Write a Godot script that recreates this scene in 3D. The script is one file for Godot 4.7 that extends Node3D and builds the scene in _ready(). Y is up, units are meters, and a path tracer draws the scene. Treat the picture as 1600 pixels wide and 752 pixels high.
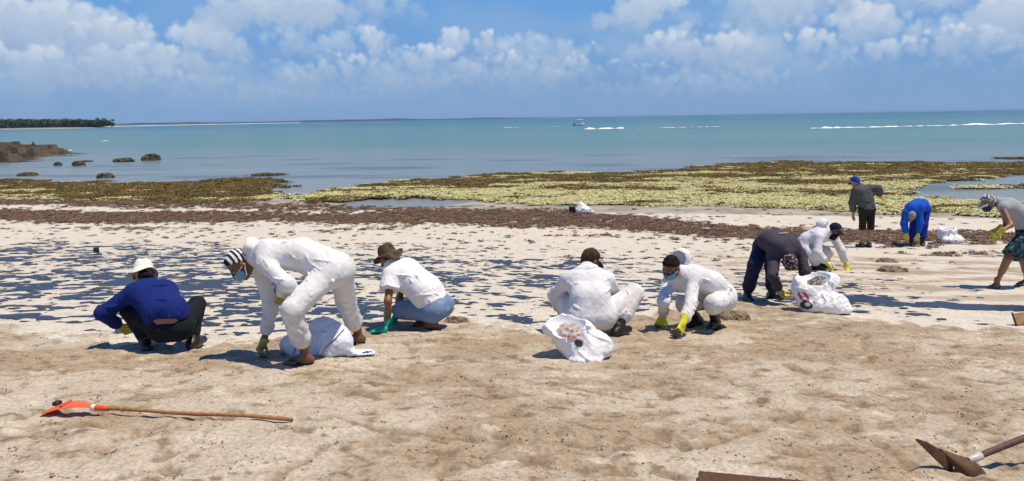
extends Node3D
# A beach clean-up on a tropical shore. One unit is a metre, y is up, the sea lies at y = 0 and the camera looks along -z.

const EYE := Vector3(0, 3.25, 0)
const EDGE: Array[Vector2] = [Vector2(-9, 10.5), Vector2(-5.2, 7.9), Vector2(-4.1, 7.35), Vector2(-3.1, 6.95), Vector2(-2.5, 7.25), Vector2(-2.0, 7.75), Vector2(-1.4, 8.4), Vector2(-0.7, 8.6), Vector2(-0.3, 8.4),
	Vector2(0.3, 7.7), Vector2(1.1, 8.4), Vector2(2.0, 9.5), Vector2(2.9, 10.2), Vector2(3.5, 9.7), Vector2(3.8, 8.7), Vector2(4.4, 8.3), Vector2(5.2, 8.0), Vector2(9, 7.4)]   # where the dug sand meets the wet flat: x and distance
const WEED_LEFT: Array[Vector2] = [Vector2(-48, -56), Vector2(-30.9, -48.7), Vector2(-24.8, -46), Vector2(-20.9, -43.9), Vector2(-17.8, -45), Vector2(-16, -48), Vector2(-13.3, -45.4), Vector2(-11.7, -40.8), Vector2(-11.1, -36.9),
	Vector2(-9.8, -34), Vector2(-10.9, -32.6), Vector2(-14.6, -33.2), Vector2(-19.7, -35.4), Vector2(-22.9, -35.9), Vector2(-40, -41)]
const WEED_MAIN: Array[Vector2] = [Vector2(-9.4, -35.9), Vector2(-7.8, -40.8), Vector2(-5.5, -43.3), Vector2(-2.7, -44), Vector2(-0.7, -47.6), Vector2(2.4, -48), Vector2(5.9, -46), Vector2(9.1, -47.5), Vector2(13.9, -52.7), Vector2(17.2, -53.9),
	Vector2(20.8, -52.1), Vector2(25.4, -53), Vector2(27.9, -50), Vector2(46, -49), Vector2(44, -42), Vector2(26.3, -41.1), Vector2(21.6, -38.7), Vector2(18.2, -35.6), Vector2(16.3, -32.8), Vector2(15.4, -30.2), Vector2(16.9, -27.8), Vector2(22, -26),
	Vector2(22, -23), Vector2(16.1, -25.1), Vector2(14.7, -24.1), Vector2(13.9, -25.4), Vector2(14.1, -27.8), Vector2(12, -25.7), Vector2(9.7, -26.9), Vector2(6.8, -28.3), Vector2(4.7, -29.3), Vector2(2.4, -29.6), Vector2(0, -30.9), Vector2(-1.5, -32.4),
	Vector2(-3.3, -34.6), Vector2(-5.3, -33.3), Vector2(-7.3, -32.5), Vector2(-8.5, -33.2)]

const RAFTS: Array[Vector4] = [Vector4(19.2, -55.0, 1.1, 1.6), Vector4(22.3, -56.2, 0.8, 1.0), Vector4(34.5, -54.8, 1.5, 1.4), Vector4(-15.2, -50.0, 1.2, 0.7), Vector4(20.4, -34.0, 1.5, 0.5), Vector4(23.5, -35.2, 1.0, 0.4)]   # weed lying apart in the water: x, z, half widths

const DUG_X := 500
const DUG_Z := 330

var dug := PackedFloat32Array()
var M := {}
var taken := {}
var rng := RandomNumberGenerator.new()
var nA: FastNoiseLite
var nB: FastNoiseLite
var nC: FastNoiseLite
var nR: FastNoiseLite
var nW: FastNoiseLite
var nF: FastNoiseLite


func noise(s: int, freq: float, octaves := 3, kind := FastNoiseLite.FRACTAL_FBM) -> FastNoiseLite:
	var n := FastNoiseLite.new()
	n.seed = s
	n.noise_type = FastNoiseLite.TYPE_SIMPLEX_SMOOTH
	n.frequency = freq
	n.fractal_type = kind
	n.fractal_octaves = octaves
	return n


func _ready() -> void:
	rng.seed = 77
	nA = noise(3, 0.55, 4)
	nB = noise(11, 2.1, 4)
	nC = noise(17, 8.0, 3)
	nR = noise(23, 3.2, 3, FastNoiseLite.FRACTAL_RIDGED)
	nW = noise(31, 7.0, 3, FastNoiseLite.FRACTAL_RIDGED)
	nF = noise(37, 17.0, 2)
	# --- camera, sky, sun, exposure
	var cam := Camera3D.new()
	cam.name = "camera"
	cam.fov = rad_to_deg(2.0 * atan(376.0 / 1256.0))
	cam.near = 0.1
	cam.far = 120000.0
	cam.position = EYE
	cam.rotation_degrees = Vector3(-8.65, 0, -0.95)
	add_child(cam)
	cam.current = true
	var env := Environment.new()
	env.background_mode = Environment.BG_SKY
	env.sky = Sky.new()
	env.sky.sky_material = sky_material()
	env.background_energy_multiplier = 0.9
	env.tonemap_mode = Environment.TONE_MAPPER_LINEAR
	env.tonemap_exposure = 1.12
	env.fog_enabled = true
	env.fog_light_color = Color(0.62, 0.72, 0.86)
	env.fog_density = 0.00006
	env.sdfgi_enabled = true
	env.ssao_enabled = true
	env.ssil_enabled = true
	var we := WorldEnvironment.new()
	we.name = "daylight"
	we.environment = env
	add_child(we)
	var sun := DirectionalLight3D.new()
	sun.name = "sun"
	sun.light_energy = 1.45
	sun.light_color = Color(1.0, 0.945, 0.85)
	sun.light_angular_distance = 0.5
	sun.shadow_enabled = true
	add_child(sun)
	sun.look_at_from_position(Vector3(0.34, 1.0, 0.07) * 100.0, Vector3.ZERO, Vector3(0, 0, -1))
	materials()
	tread()
	# --- the setting
	ground()
	sea()
	oil_film()
	far_shore()
	headland()
	rocks()
	weed()
	wrack()
	breakers()
	# --- the things on the beach
	people()
	sacks()
	tools()
	small_things()


# ---------------------------------------------------------------- bookkeeping

func numbered(called: String) -> String:
	var n: int = taken.get(called, 0)
	taken[called] = n + 1
	return called if n == 0 else "%s_%03d" % [called, n]


func tag(o: Node, label := "", category := "", group := "", kind := "") -> void:
	if label:
		o.set_meta("label", label)
	if category:
		o.set_meta("category", category)
	if group:
		o.set_meta("group", group)
	if kind:
		o.set_meta("kind", kind)


func thing(called: String, label: String, category: String, at := Vector3.ZERO, turn := 0.0, group := "") -> Node3D:
	var o := Node3D.new()
	o.name = numbered(called)
	add_child(o, true)
	o.position = at
	o.rotation.y = turn
	tag(o, label, category, group)
	return o


func put(called: String, mesh: Mesh, m: Material, parent: Node = self) -> MeshInstance3D:
	var o := MeshInstance3D.new()
	o.name = numbered(called) if parent == self else called
	o.mesh = mesh
	o.material_override = m
	parent.add_child(o, true)
	return o


func scatter(called: String, mesh: Mesh, m: Material, places: Array[Transform3D], tints: PackedColorArray, parent: Node = self) -> MultiMeshInstance3D:
	var mm := MultiMesh.new()
	mm.transform_format = MultiMesh.TRANSFORM_3D
	mm.use_colors = true
	mm.mesh = mesh
	mm.instance_count = places.size()
	for i in places.size():
		mm.set_instance_transform(i, places[i])
		mm.set_instance_color(i, tints[i])
	var o := MultiMeshInstance3D.new()
	o.name = numbered(called) if parent == self else called
	o.multimesh = mm
	o.material_override = m
	parent.add_child(o, true)
	return o


# ---------------------------------------------------------------- materials

func noise_texture(n: FastNoiseLite, size: int, low: float, high: float, normal := false, strength := 4.0) -> NoiseTexture2D:
	var t := NoiseTexture2D.new()
	t.width = size
	t.height = size
	t.seamless = true
	t.noise = n
	if normal:
		t.as_normal_map = true
		t.bump_strength = strength
	else:
		var g := Gradient.new()
		g.set_color(0, Color(low, low, low))
		g.set_color(1, Color(high, high, high))
		t.color_ramp = g
	return t


func mat(rough: float, vertex := true, c := Color.WHITE) -> StandardMaterial3D:
	var m := StandardMaterial3D.new()
	m.roughness = rough
	m.vertex_color_use_as_albedo = vertex
	m.albedo_color = c
	return m


func world_tile(m: StandardMaterial3D, metres: float) -> void:
	m.uv1_triplanar = true
	m.uv1_world_triplanar = true
	m.uv1_scale = Vector3.ONE / metres


func own_tile(m: StandardMaterial3D, metres: float) -> void:
	m.uv1_triplanar = true
	m.uv1_scale = Vector3.ONE / metres


func materials() -> void:
	var s := mat(0.95)
	s.metallic_specular = 0.25
	s.albedo_texture = noise_texture(noise(5, 0.03, 5), 1024, 0.80, 1.16)
	s.detail_enabled = true
	s.detail_blend_mode = BaseMaterial3D.BLEND_MODE_MUL
	s.detail_uv_layer = BaseMaterial3D.DETAIL_UV_2
	s.detail_albedo = noise_texture(noise(7, 0.07, 4), 512, 0.80, 1.20)
	s.uv2_triplanar = true
	s.uv2_world_triplanar = true
	s.uv2_scale = Vector3.ONE / 0.61
	s.heightmap_enabled = true
	s.heightmap_texture = noise_texture(noise(6, 0.018, 5), 1024, 0.0, 1.0)
	s.heightmap_scale = 1.7
	world_tile(s, 1.37)
	M.sand = s
	var w := mat(0.22)
	w.metallic_specular = 0.22
	w.normal_enabled = true
	w.normal_texture = noise_texture(noise(8, 0.012, 4), 1024, 0, 1, true, 5.0)
	w.normal_scale = 1.4
	world_tile(w, 7.0)
	M.sea = w
	var o := mat(0.32)
	o.metallic_specular = 0.2
	o.normal_enabled = true
	o.normal_texture = noise_texture(noise(9, 0.02, 3), 512, 0, 1, true, 2.0)
	o.normal_scale = 0.25
	world_tile(o, 1.1)
	M.film = o
	var c := mat(0.86)
	c.metallic_specular = 0.3
	c.normal_enabled = true
	c.normal_texture = noise_texture(noise(12, 0.016, 4, FastNoiseLite.FRACTAL_RIDGED), 512, 0, 1, true, 3.5)
	c.normal_scale = 0.6
	own_tile(c, 0.55)
	c.uv1_scale = Vector3(2.3, 1.1, 2.3)
	M.cloth = c
	var sk := mat(0.5)
	sk.normal_enabled = true
	sk.normal_texture = noise_texture(noise(13, 0.06, 3), 256, 0, 1, true, 1.5)
	sk.normal_scale = 0.3
	own_tile(sk, 0.12)
	M.skin = sk
	M.rubber = mat(0.42)
	var b := mat(0.55)
	b.normal_enabled = true
	b.normal_texture = noise_texture(noise(14, 0.02, 4, FastNoiseLite.FRACTAL_RIDGED), 512, 0, 1, true, 4.0)
	b.normal_scale = 0.4
	own_tile(b, 0.35)
	M.woven = b
	var wd := mat(0.7)
	wd.albedo_texture = noise_texture(noise(15, 0.02, 4), 256, 0.7, 1.1)
	own_tile(wd, 0.25)
	M.wood = wd
	var ru := mat(0.8)
	ru.metallic = 0.25
	ru.albedo_texture = noise_texture(noise(16, 0.03, 5), 512, 0.45, 1.3)
	own_tile(ru, 0.22)
	M.rust = ru
	M.plastic = mat(0.4)
	M.plant = mat(0.75)
	M.plant.metallic_specular = 0.25
	var r := mat(0.9)
	r.albedo_texture = noise_texture(noise(18, 0.02, 5), 512, 0.5, 1.25)
	r.heightmap_enabled = true
	r.heightmap_texture = noise_texture(noise(19, 0.015, 5, FastNoiseLite.FRACTAL_RIDGED), 512, 0, 1)
	r.heightmap_scale = 12.0
	world_tile(r, 3.0)
	M.rock = r
	M.foam = mat(0.8)


# ---------------------------------------------------------------- the sky

# Where the larger clouds stand: azimuth, elevation, half width and half height in degrees.
const BLOBS: Array[Vector4] = [Vector4(-30, 6.4, 4.5, 1.3), Vector4(-25.5, 5.6, 3.2, 1.0), Vector4(-20.5, 5.6, 2.4, 1.2), Vector4(-17, 7.6, 3.4, 1.2), Vector4(-13.2, 7.9, 2.0, 1.3), Vector4(-31, 3.8, 5, 1.0), Vector4(-24, 4.2, 4, 0.9),
	Vector4(-9.5, 5.6, 1.1, 0.7), Vector4(-11, 3.8, 2.6, 0.7), Vector4(-3.8, 5.4, 1.2, 0.9), Vector4(-1.5, 5.4, 0.9, 0.6), Vector4(-5.5, 4.2, 2.4, 0.9), Vector4(0.2, 4.0, 1.6, 0.6), Vector4(4.6, 3.7, 1.4, 0.5), Vector4(9.6, 7.3, 2.8, 1.2),
	Vector4(10.8, 4.8, 2.2, 0.95), Vector4(14.8, 4.5, 2.2, 0.9), Vector4(19.4, 7.6, 2.2, 0.9), Vector4(19.8, 4.6, 2.0, 0.9), Vector4(23.5, 5.6, 2.8, 1.2), Vector4(27.2, 7.2, 4.4, 0.9), Vector4(31.5, 5.7, 2.6, 1.4), Vector4(28.5, 4.4, 3.0, 0.8), Vector4(25, 3.9, 3, 0.7)]


func clear_sky(a: float, e: float, n: FastNoiseLite) -> Color:
	if e < -0.5:
		return Color(0.36, 0.47, 0.55)
	var up := clampf(e / 90.0, 0.0, 1.0)
	var c := Color(0.51, 0.645, 0.805).lerp(Color(0.435, 0.635, 0.855), smoothstep(0.5, 7.5, e)).lerp(Color(0.12, 0.32, 0.62), smoothstep(0.09, 0.6, up))
	# a thin veil, thickest a few degrees up
	var k := 1.0 if e < 14.0 else 14.0 / e
	var v := smoothstep(-0.25, 0.35, n.get_noise_3d(57.3 * cos(deg_to_rad(a)) * k, e * 1.6 * k, 57.3 * sin(deg_to_rad(a)) * k))
	return c.lerp(Color(0.61, 0.715, 0.85), v * (0.18 + 0.42 * exp(-pow((e - 4.0) / 3.2, 2.0))) * smoothstep(0.0, 2.5, e))


func puff(im: Image, a: float, e: float, r: float, bright: float, dense: float, n: FastNoiseLite) -> void:
	# one rounded billow, lit from above on the right
	var p := 4096.0 / 360.0
	var k := smoothstep(0.2, 5.5, e)
	var dark := Color(0.545, 0.65, 0.80).lerp(Color(0.59, 0.69, 0.825), k)
	var light := Color(0.64, 0.735, 0.855).lerp(Color(0.93, 0.945, 0.96), k)
	for y in range(int((90.0 - e - r * 1.2) * p), int((90.0 - e + r * 1.2) * p) + 2):
		var pe := 90.0 - (y + 0.5) / p
		for x in range(int((a + 180.0 - r * 1.2) * p), int((a + 180.0 + r * 1.2) * p) + 2):
			var pa := (x + 0.5) / p - 180.0
			var dx := (pa - a) / r + 0.42 * n.get_noise_2d(pa * 3.2, pe * 3.2)
			var dy := (pe - e) / r + 0.42 * n.get_noise_2d(pa * 3.2 + 60.0, pe * 3.2)
			var q := dx * dx + dy * dy
			if q >= 1.0 or y < 0 or y > 1030:
				continue
			var shade := clampf(0.36 + 0.34 * dy + 0.20 * dx + 0.22 * sqrt(1.0 - q), 0.0, 1.0) * bright
			var alpha := (1.0 - smoothstep(0.5, 1.0, sqrt(q))) * dense * lerpf(0.5, 1.0, k)
			var xx := posmod(x, 4096)
			im.set_pixel(xx, y, im.get_pixel(xx, y).lerp(dark.lerp(light, shade), alpha))


func cumulus(im: Image, b: Vector4, g: RandomNumberGenerator, n: FastNoiseLite, dense := 0.8) -> void:
	# a heap of billows: domed top, level foot, the lit crests over the grey body
	var count := int(10.0 + b.z * b.w * 7.0)
	var list := []
	for i in count:
		var t := clampf(g.randfn() * 0.48, -1.0, 1.0)
		var dome := 1.0 - t * t * 0.85
		var h := pow(g.randf(), 0.8)
		list.append(Vector3(b.x + t * b.z * 1.15, b.y - b.w * 0.75 + h * dome * b.w * 1.6, b.w * lerpf(0.68, 0.30, h) * g.randf_range(0.7, 1.3)))
	list.sort_custom(func(p, q): return p.y > q.y)
	for p in list:
		var h: float = clampf((p.y - b.y + b.w * 0.75) / (b.w * 1.6), 0.0, 1.0)
		puff(im, p.x, p.y, maxf(p.z, 0.16), lerpf(0.35, 1.08, h), dense * lerpf(0.45, 1.0, h), n)


func sky_material() -> Material:
	var n := noise(41, 0.10, 5)
	var n2 := noise(43, 0.45, 4)
	var im := Image.create(512, 256, false, Image.FORMAT_RGB8)
	for y in 256:
		for x in 512:
			im.set_pixel(x, y, clear_sky((x + 0.5) * 360.0 / 512.0 - 180.0, 90.0 - (y + 0.5) * 180.0 / 256.0, n))
	im.resize(4096, 2048, Image.INTERPOLATE_CUBIC)
	var g := RandomNumberGenerator.new()
	g.seed = 4242
	# grey-blue banks behind, far round the horizon, then the nearer heaps
	for i in 300:
		var b := Vector4(g.randf_range(-180.0, 180.0), g.randf_range(2.2, 8.5), g.randf_range(2.0, 5.0), g.randf_range(0.6, 1.5))
		if absf(b.x - 1.0) < 9.0 and b.y > 4.5 or absf(b.x + 21.0) < 3.0 and b.y > 6.5 or absf(b.x - 13.5) < 2.5 and b.y > 5.5:
			continue
		cumulus(im, b, g, n2, 0.34)
	for i in 110:
		cumulus(im, Vector4(g.randf_range(-180.0, 180.0), g.randf_range(1.4, 3.6), g.randf_range(3.0, 7.0), g.randf_range(0.4, 0.9)), g, n2, 0.5)
	for i in 90:
		var a := g.randf_range(-180.0, 180.0)
		if absf(a) > 38.0:
			cumulus(im, Vector4(a, g.randf_range(3.5, 9.0), g.randf_range(1.0, 4.0), g.randf_range(0.6, 1.3)), g, n2)
	for i in 40:
		var e := g.randf_range(11.0, 45.0)
		cumulus(im, Vector4(g.randf_range(-180.0, 180.0), e, g.randf_range(2.0, 6.0), g.randf_range(0.8, 2.2)), g, n2, 0.6)
	for b in BLOBS:
		cumulus(im, Vector4(b.x, b.y, b.z * 1.05, b.w * 1.2), g, n2, 0.85)
	for i in 26:
		cumulus(im, Vector4(g.randf_range(-36.0, 36.0), g.randf_range(2.6, 4.8), g.randf_range(0.5, 1.4), g.randf_range(0.25, 0.5)), g, n2, 0.5)
	# column 0 looks along -z
	var turned := Image.create(4096, 2048, false, Image.FORMAT_RGB8)
	turned.blit_rect(im, Rect2i(2048, 0, 2048, 2048), Vector2i.ZERO)
	turned.blit_rect(im, Rect2i(0, 0, 2048, 2048), Vector2i(2048, 0))
	var m := PanoramaSkyMaterial.new()
	m.panorama = ImageTexture.create_from_image(turned)
	return m


# ---------------------------------------------------------------- ground and water

func shore(x: float, z: float) -> float:
	return -z * 0.958 + x * 0.287


func beach_height(s: float) -> float:
	if s < -6.0:
		return 2.25
	if s < 16.0:
		return 1.75 - 0.083 * s
	if s < 26.0:
		var t := (s - 16.0) / 10.0
		return (2 * t * t * t - 3 * t * t + 1) * 0.422 + (t * t * t - 2 * t * t + t) * -0.83 + (-2 * t * t * t + 3 * t * t) * 0.04
	return 0.04 - 0.0011 * (s - 26.0) * (s - 26.0) if s < 80.0 else -3.2 - minf((s - 80.0) * 0.01, 5.0)


func edge_at(x: float) -> float:
	if x <= EDGE[0].x:
		return EDGE[0].y
	for i in range(1, EDGE.size()):
		if x < EDGE[i].x:
			return lerpf(EDGE[i - 1].y, EDGE[i].y, (x - EDGE[i - 1].x) / (EDGE[i].x - EDGE[i - 1].x))
	return EDGE[-1].y


func dryness(x: float, z: float) -> float:
	return 1.0 - smoothstep(-0.16, 0.16, -z - edge_at(x) + nB.get_noise_2d(x, z) * 0.55 + nC.get_noise_2d(x * 0.7, z * 0.7) * 0.3)


func tread() -> void:
	# footprints, scraped furrows and low heaps pressed into a height map of the dug sand
	dug.resize(DUG_X * DUG_Z)
	var g := RandomNumberGenerator.new()
	g.seed = 909
	for i in 430:
		var d := 3.3 + 7.0 * pow(g.randf(), 1.2)
		var x := g.randf_range(-0.72, 0.72) * d
		var turn := g.randf() * TAU
		var deep := g.randf_range(0.006, 0.028)
		var c := cos(turn)
		var s := sin(turn)
		var long := g.randf_range(0.10, 0.15)
		var wide := g.randf_range(0.04, 0.06)
		if i % 4 == 0:
			# a furrow left by a hand or a rake
			long = g.randf_range(0.3, 0.7)
			wide = g.randf_range(0.02, 0.045)
			deep *= 0.7
		elif i % 9 == 1:
			long = g.randf_range(0.10, 0.22)
			wide = long * 0.7
			deep *= -1.1
		var n := int((long * 1.8) / 0.025)
		var ci := int((x + 6.0) / 0.025)
		var cj := int((d - 3.0) / 0.025)
		for j in range(maxi(cj - n, 0), mini(cj + n, DUG_Z)):
			for k in range(maxi(ci - n, 0), mini(ci + n, DUG_X)):
				var px := (k - ci) * 0.025
				var pz := (j - cj) * 0.025
				var u := (px * c + pz * s) / long
				var v := (pz * c - px * s) / (wide * (1.0 + 0.25 * u))
				var q := u * u + v * v
				if q < 3.2:
					dug[j * DUG_X + k] += deep * (0.9 * exp(-pow(sqrt(q) - 1.25, 2.0) * 9.0) * 0.45 - exp(-q * q * 0.8))


func dug_at(x: float, z: float) -> float:
	var fx := (x + 6.0) / 0.025
	var fz := (-z - 3.0) / 0.025
	var i := int(fx)
	var j := int(fz)
	if i < 0 or j < 0 or i >= DUG_X - 1 or j >= DUG_Z - 1 or fx < 0.0 or fz < 0.0:
		return 0.0
	var k := j * DUG_X + i
	return lerpf(lerpf(dug[k], dug[k + 1], fx - i), lerpf(dug[k + DUG_X], dug[k + DUG_X + 1], fx - i), fz - j)


func ground_y(x: float, z: float) -> float:
	var s := shore(x, z)
	var y := beach_height(s)
	if s > 24.0 and s < 40.0:
		y -= 0.10 * exp(-pow((x + 4.3) / 2.3, 2.0) - pow((z + 32.0) / 2.0, 2.0)) + 0.07 * exp(-pow((x - 14.5) / 2.6, 2.0) - pow((z + 28.5) / 1.2, 2.0)) + 0.04 * smoothstep(0.15, 0.4, nA.get_noise_2d(x * 0.25 + 20.0, z * 0.6))
	if s < 27.0 and absf(x) < 60.0 and z < 8.0:
		var dry := dryness(x, z)
		y += 0.006 * nB.get_noise_2d(x * 0.7, z * 0.7)
		if dry > 0.0:
			y += dry * (0.02 + 0.013 * nA.get_noise_2d(x * 2.2, z * 2.2) + 0.013 * nR.get_noise_2d(x * 0.8, z * 0.8) + 0.010 * nC.get_noise_2d(x * 0.9, z * 0.9) + dug_at(x, z))
		elif s > 12.0:
			y += smoothstep(12.0, 16.0, s) * 0.012 * nR.get_noise_2d(x * 0.5, z)
	return y


func in_weed(x: float, z: float) -> bool:
	if z > -23.0 or z < -57.0:
		return false
	for e in RAFTS:
		if pow((x - e.x) / e.z, 2.0) + pow((z - e.y) / e.w, 2.0) + 0.7 * nB.get_noise_2d(x, z) < 1.0:
			return true
	var q := Vector2(x + nA.get_noise_2d(x * 0.5, z * 0.5) * 1.6 + nB.get_noise_2d(x * 0.5, z * 0.5) * 0.9, z + nA.get_noise_2d(x * 0.5 + 50.0, z * 0.5) * 2.0 + nB.get_noise_2d(x * 0.5 + 50.0, z * 0.5) * 1.2)
	return Geometry2D.is_point_in_polygon(q, WEED_MAIN) or Geometry2D.is_point_in_polygon(q, WEED_LEFT)


func wrack_amount(x: float, z: float) -> float:
	# how thick the brown seaweed lies along the tide line
	var s := shore(x, z) + nA.get_noise_2d(x * 0.5, z * 0.5) * 0.9 + nB.get_noise_2d(x * 0.5, z * 1.5) * 0.8
	var s0 := 20.1 + 2.0 * smoothstep(-14.0, -5.0, x) - 1.9 * smoothstep(1.0, 8.0, x) + 0.9 * smoothstep(9.0, 13.0, x)
	var s1 := 24.4 + 1.4 * smoothstep(-16.0, -7.0, x) + 1.9 * smoothstep(-6.0, -1.0, x) - 3.6 * smoothstep(1.5, 8.0, x)
	var d := smoothstep(s0 - 0.3, s0 + 1.4, s) * (1.0 - smoothstep(s1 - 0.8, s1, s))
	d = maxf(d, 0.5 * smoothstep(s0 - 2.6, s0 - 1.6, s) * (1.0 - smoothstep(s0 - 1.2, s0, s)) * smoothstep(0.05, 0.35, nA.get_noise_2d(x * 0.4 + 7.0, z * 1.4)))
	d = maxf(d, 0.8 * smoothstep(25.6, 26.2, s) * (1.0 - smoothstep(27.4, 28.4, s)) * (1.0 - smoothstep(-4.0, 0.0, x)))
	return clampf(d + (nB.get_noise_2d(x * 0.8, z * 2.2) + 0.5 * nC.get_noise_2d(x * 0.5, z * 1.2) - 0.19) * 1.25 * float(d > 0.02), 0.0, 1.0)


func sand_color(x: float, z: float) -> Color:
	var s := shore(x, z)
	if s > 60.0 or absf(x) > 80.0 or z > 20.0:
		return Color(0.30, 0.26, 0.19)
	var dry := dryness(x, z)
	var c := Color(0.65, 0.60, 0.52)
	var n1 := nA.get_noise_2d(x * 1.1 + z * 0.35, z * 1.3)
	var n2 := nB.get_noise_2d(x * 1.1 + z * 0.3, z * 1.5)
	if s < 27.0:
		var n3 := nC.get_noise_2d(x * 0.8, z * 1.2)
		if dry > 0.0:
			var bias := 0.16 * smoothstep(5.0, 6.4, -z) + 0.12 * smoothstep(-1.5, 1.5, x) - 0.10
			var t := smoothstep(-0.30, 0.30, n1 + 0.55 * n2 + 0.2 * n3 + bias)
			var d := Color(0.50, 0.435, 0.345).lerp(Color(0.385, 0.30, 0.213), t)
			d = d.lerp(Color(0.57, 0.505, 0.415), smoothstep(0.22, 0.5, nA.get_noise_2d(x * 2.6 + 31.0, z * 4.2) - 0.4 * n3 - 0.25 * t))
			d = d.lerp(Color(0.20, 0.145, 0.095), 0.8 * smoothstep(0.26, 0.5, n2 * 0.55 + n3 * 0.75 + 0.15 * n1))
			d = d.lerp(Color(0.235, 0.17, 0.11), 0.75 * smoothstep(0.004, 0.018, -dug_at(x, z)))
			c = c.lerp(d, dry)
		# raked strips on the right, farther down the beach
		var rk := smoothstep(2.6, 4.6, x) * smoothstep(9.5, 12.0, -z + x * 0.1) * (1.0 - smoothstep(17.0, 18.5, s))
		c = c.lerp(Color(0.37, 0.285, 0.20), 0.9 * rk * smoothstep(-0.14, 0.16, nA.get_noise_2d(x * 0.9 + 9.0, z * 2.6) + 0.4 * n3))
		c = c.lerp(Color(0.42, 0.37, 0.31), 0.4 * smoothstep(0.1, 0.5, n2) * (1.0 - dry))
		if z < -6.8 and z > -19.4 and absf(x) < 11.5:
			c = c.lerp(Color(0.42, 0.375, 0.31), 0.55 * smoothstep(-0.26, 0.0, film_amount(x, z)))
		var w := wrack_amount(x, z)
		c = c.lerp(Color(0.165, 0.115, 0.080), smoothstep(0.2, 0.6, w) * 0.85)
	elif in_weed(x, z):
		c = Color(0.30, 0.27, 0.13).lerp(Color(0.12, 0.09, 0.04), smoothstep(37.0, 43.0, -z))
	else:
		c = Color(0.44, 0.39, 0.33).lerp(Color(0.29, 0.27, 0.23), smoothstep(-0.3, 0.4, n1))
	return c


func steps(parts: Array) -> PackedFloat32Array:
	# [start, [until, step, growth], ...]
	var out := PackedFloat32Array()
	var x: float = parts[0]
	out.append(x)
	for p in parts.slice(1):
		var d: float = p[1]
		while x < p[0] - 1e-4:
			x = minf(x + d, p[0])
			d *= p[2]
			out.append(x)
	return out


func sheet(xs: PackedFloat32Array, zs: PackedFloat32Array, height: Callable, tint: Callable) -> ArrayMesh:
	var nx := xs.size()
	var nz := zs.size()
	var v := PackedVector3Array()
	var c := PackedColorArray()
	var nn := PackedVector3Array()
	v.resize(nx * nz)
	c.resize(nx * nz)
	nn.resize(nx * nz)
	for j in nz:
		for i in nx:
			var k := j * nx + i
			v[k] = Vector3(xs[i], height.call(xs[i], zs[j]), zs[j])
			c[k] = tint.call(xs[i], zs[j])
	for j in nz:
		for i in nx:
			var a := v[j * nx + maxi(i - 1, 0)]
			var b := v[j * nx + mini(i + 1, nx - 1)]
			var d := v[maxi(j - 1, 0) * nx + i]
			var e := v[mini(j + 1, nz - 1) * nx + i]
			var n := (b - a).cross(e - d).normalized()
			nn[j * nx + i] = n if n.y > 0.0 else -n
	var ix := PackedInt32Array()
	ix.resize((nx - 1) * (nz - 1) * 6)
	var t := 0
	for j in nz - 1:
		for i in nx - 1:
			var k := j * nx + i
			ix[t] = k
			ix[t + 1] = k + nx
			ix[t + 2] = k + 1
			ix[t + 3] = k + 1
			ix[t + 4] = k + nx
			ix[t + 5] = k + nx + 1
			t += 6
	return arrays(v, nn, c, ix)


func arrays(v: PackedVector3Array, n: PackedVector3Array, c: PackedColorArray, ix: PackedInt32Array) -> ArrayMesh:
	var a := []
	a.resize(Mesh.ARRAY_MAX)
	a[Mesh.ARRAY_VERTEX] = v
	a[Mesh.ARRAY_NORMAL] = n
	a[Mesh.ARRAY_COLOR] = c
	a[Mesh.ARRAY_INDEX] = ix
	var m := ArrayMesh.new()
	m.add_surface_from_arrays(Mesh.PRIMITIVE_TRIANGLES, a)
	return m


func mirrored(right: PackedFloat32Array) -> PackedFloat32Array:
	var out := PackedFloat32Array()
	for i in range(right.size() - 1, 0, -1):
		out.append(-right[i])
	out.append_array(right)
	return out


func ground() -> void:
	var xs := mirrored(steps([0.0, [3.4, 0.03, 1.0], [46.0, 0.03, 1.019], [40000.0, 2.0, 1.5]]))
	var ds := steps([-400.0, [-20.0, 60.0, 1.0], [-2.0, 3.0, 1.0], [3.4, 0.4, 1.0], [7.4, 0.026, 1.0], [26.0, 0.026, 1.013], [56.0, 0.28, 1.0], [40000.0, 0.4, 1.4]])
	var zs := PackedFloat32Array()
	for d in ds:
		zs.append(-d)
	var g := put("beach", sheet(xs, zs, ground_y, sand_color), M.sand)
	tag(g, "pale sandy beach sloping down to the sea", "", "", "structure")


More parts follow.
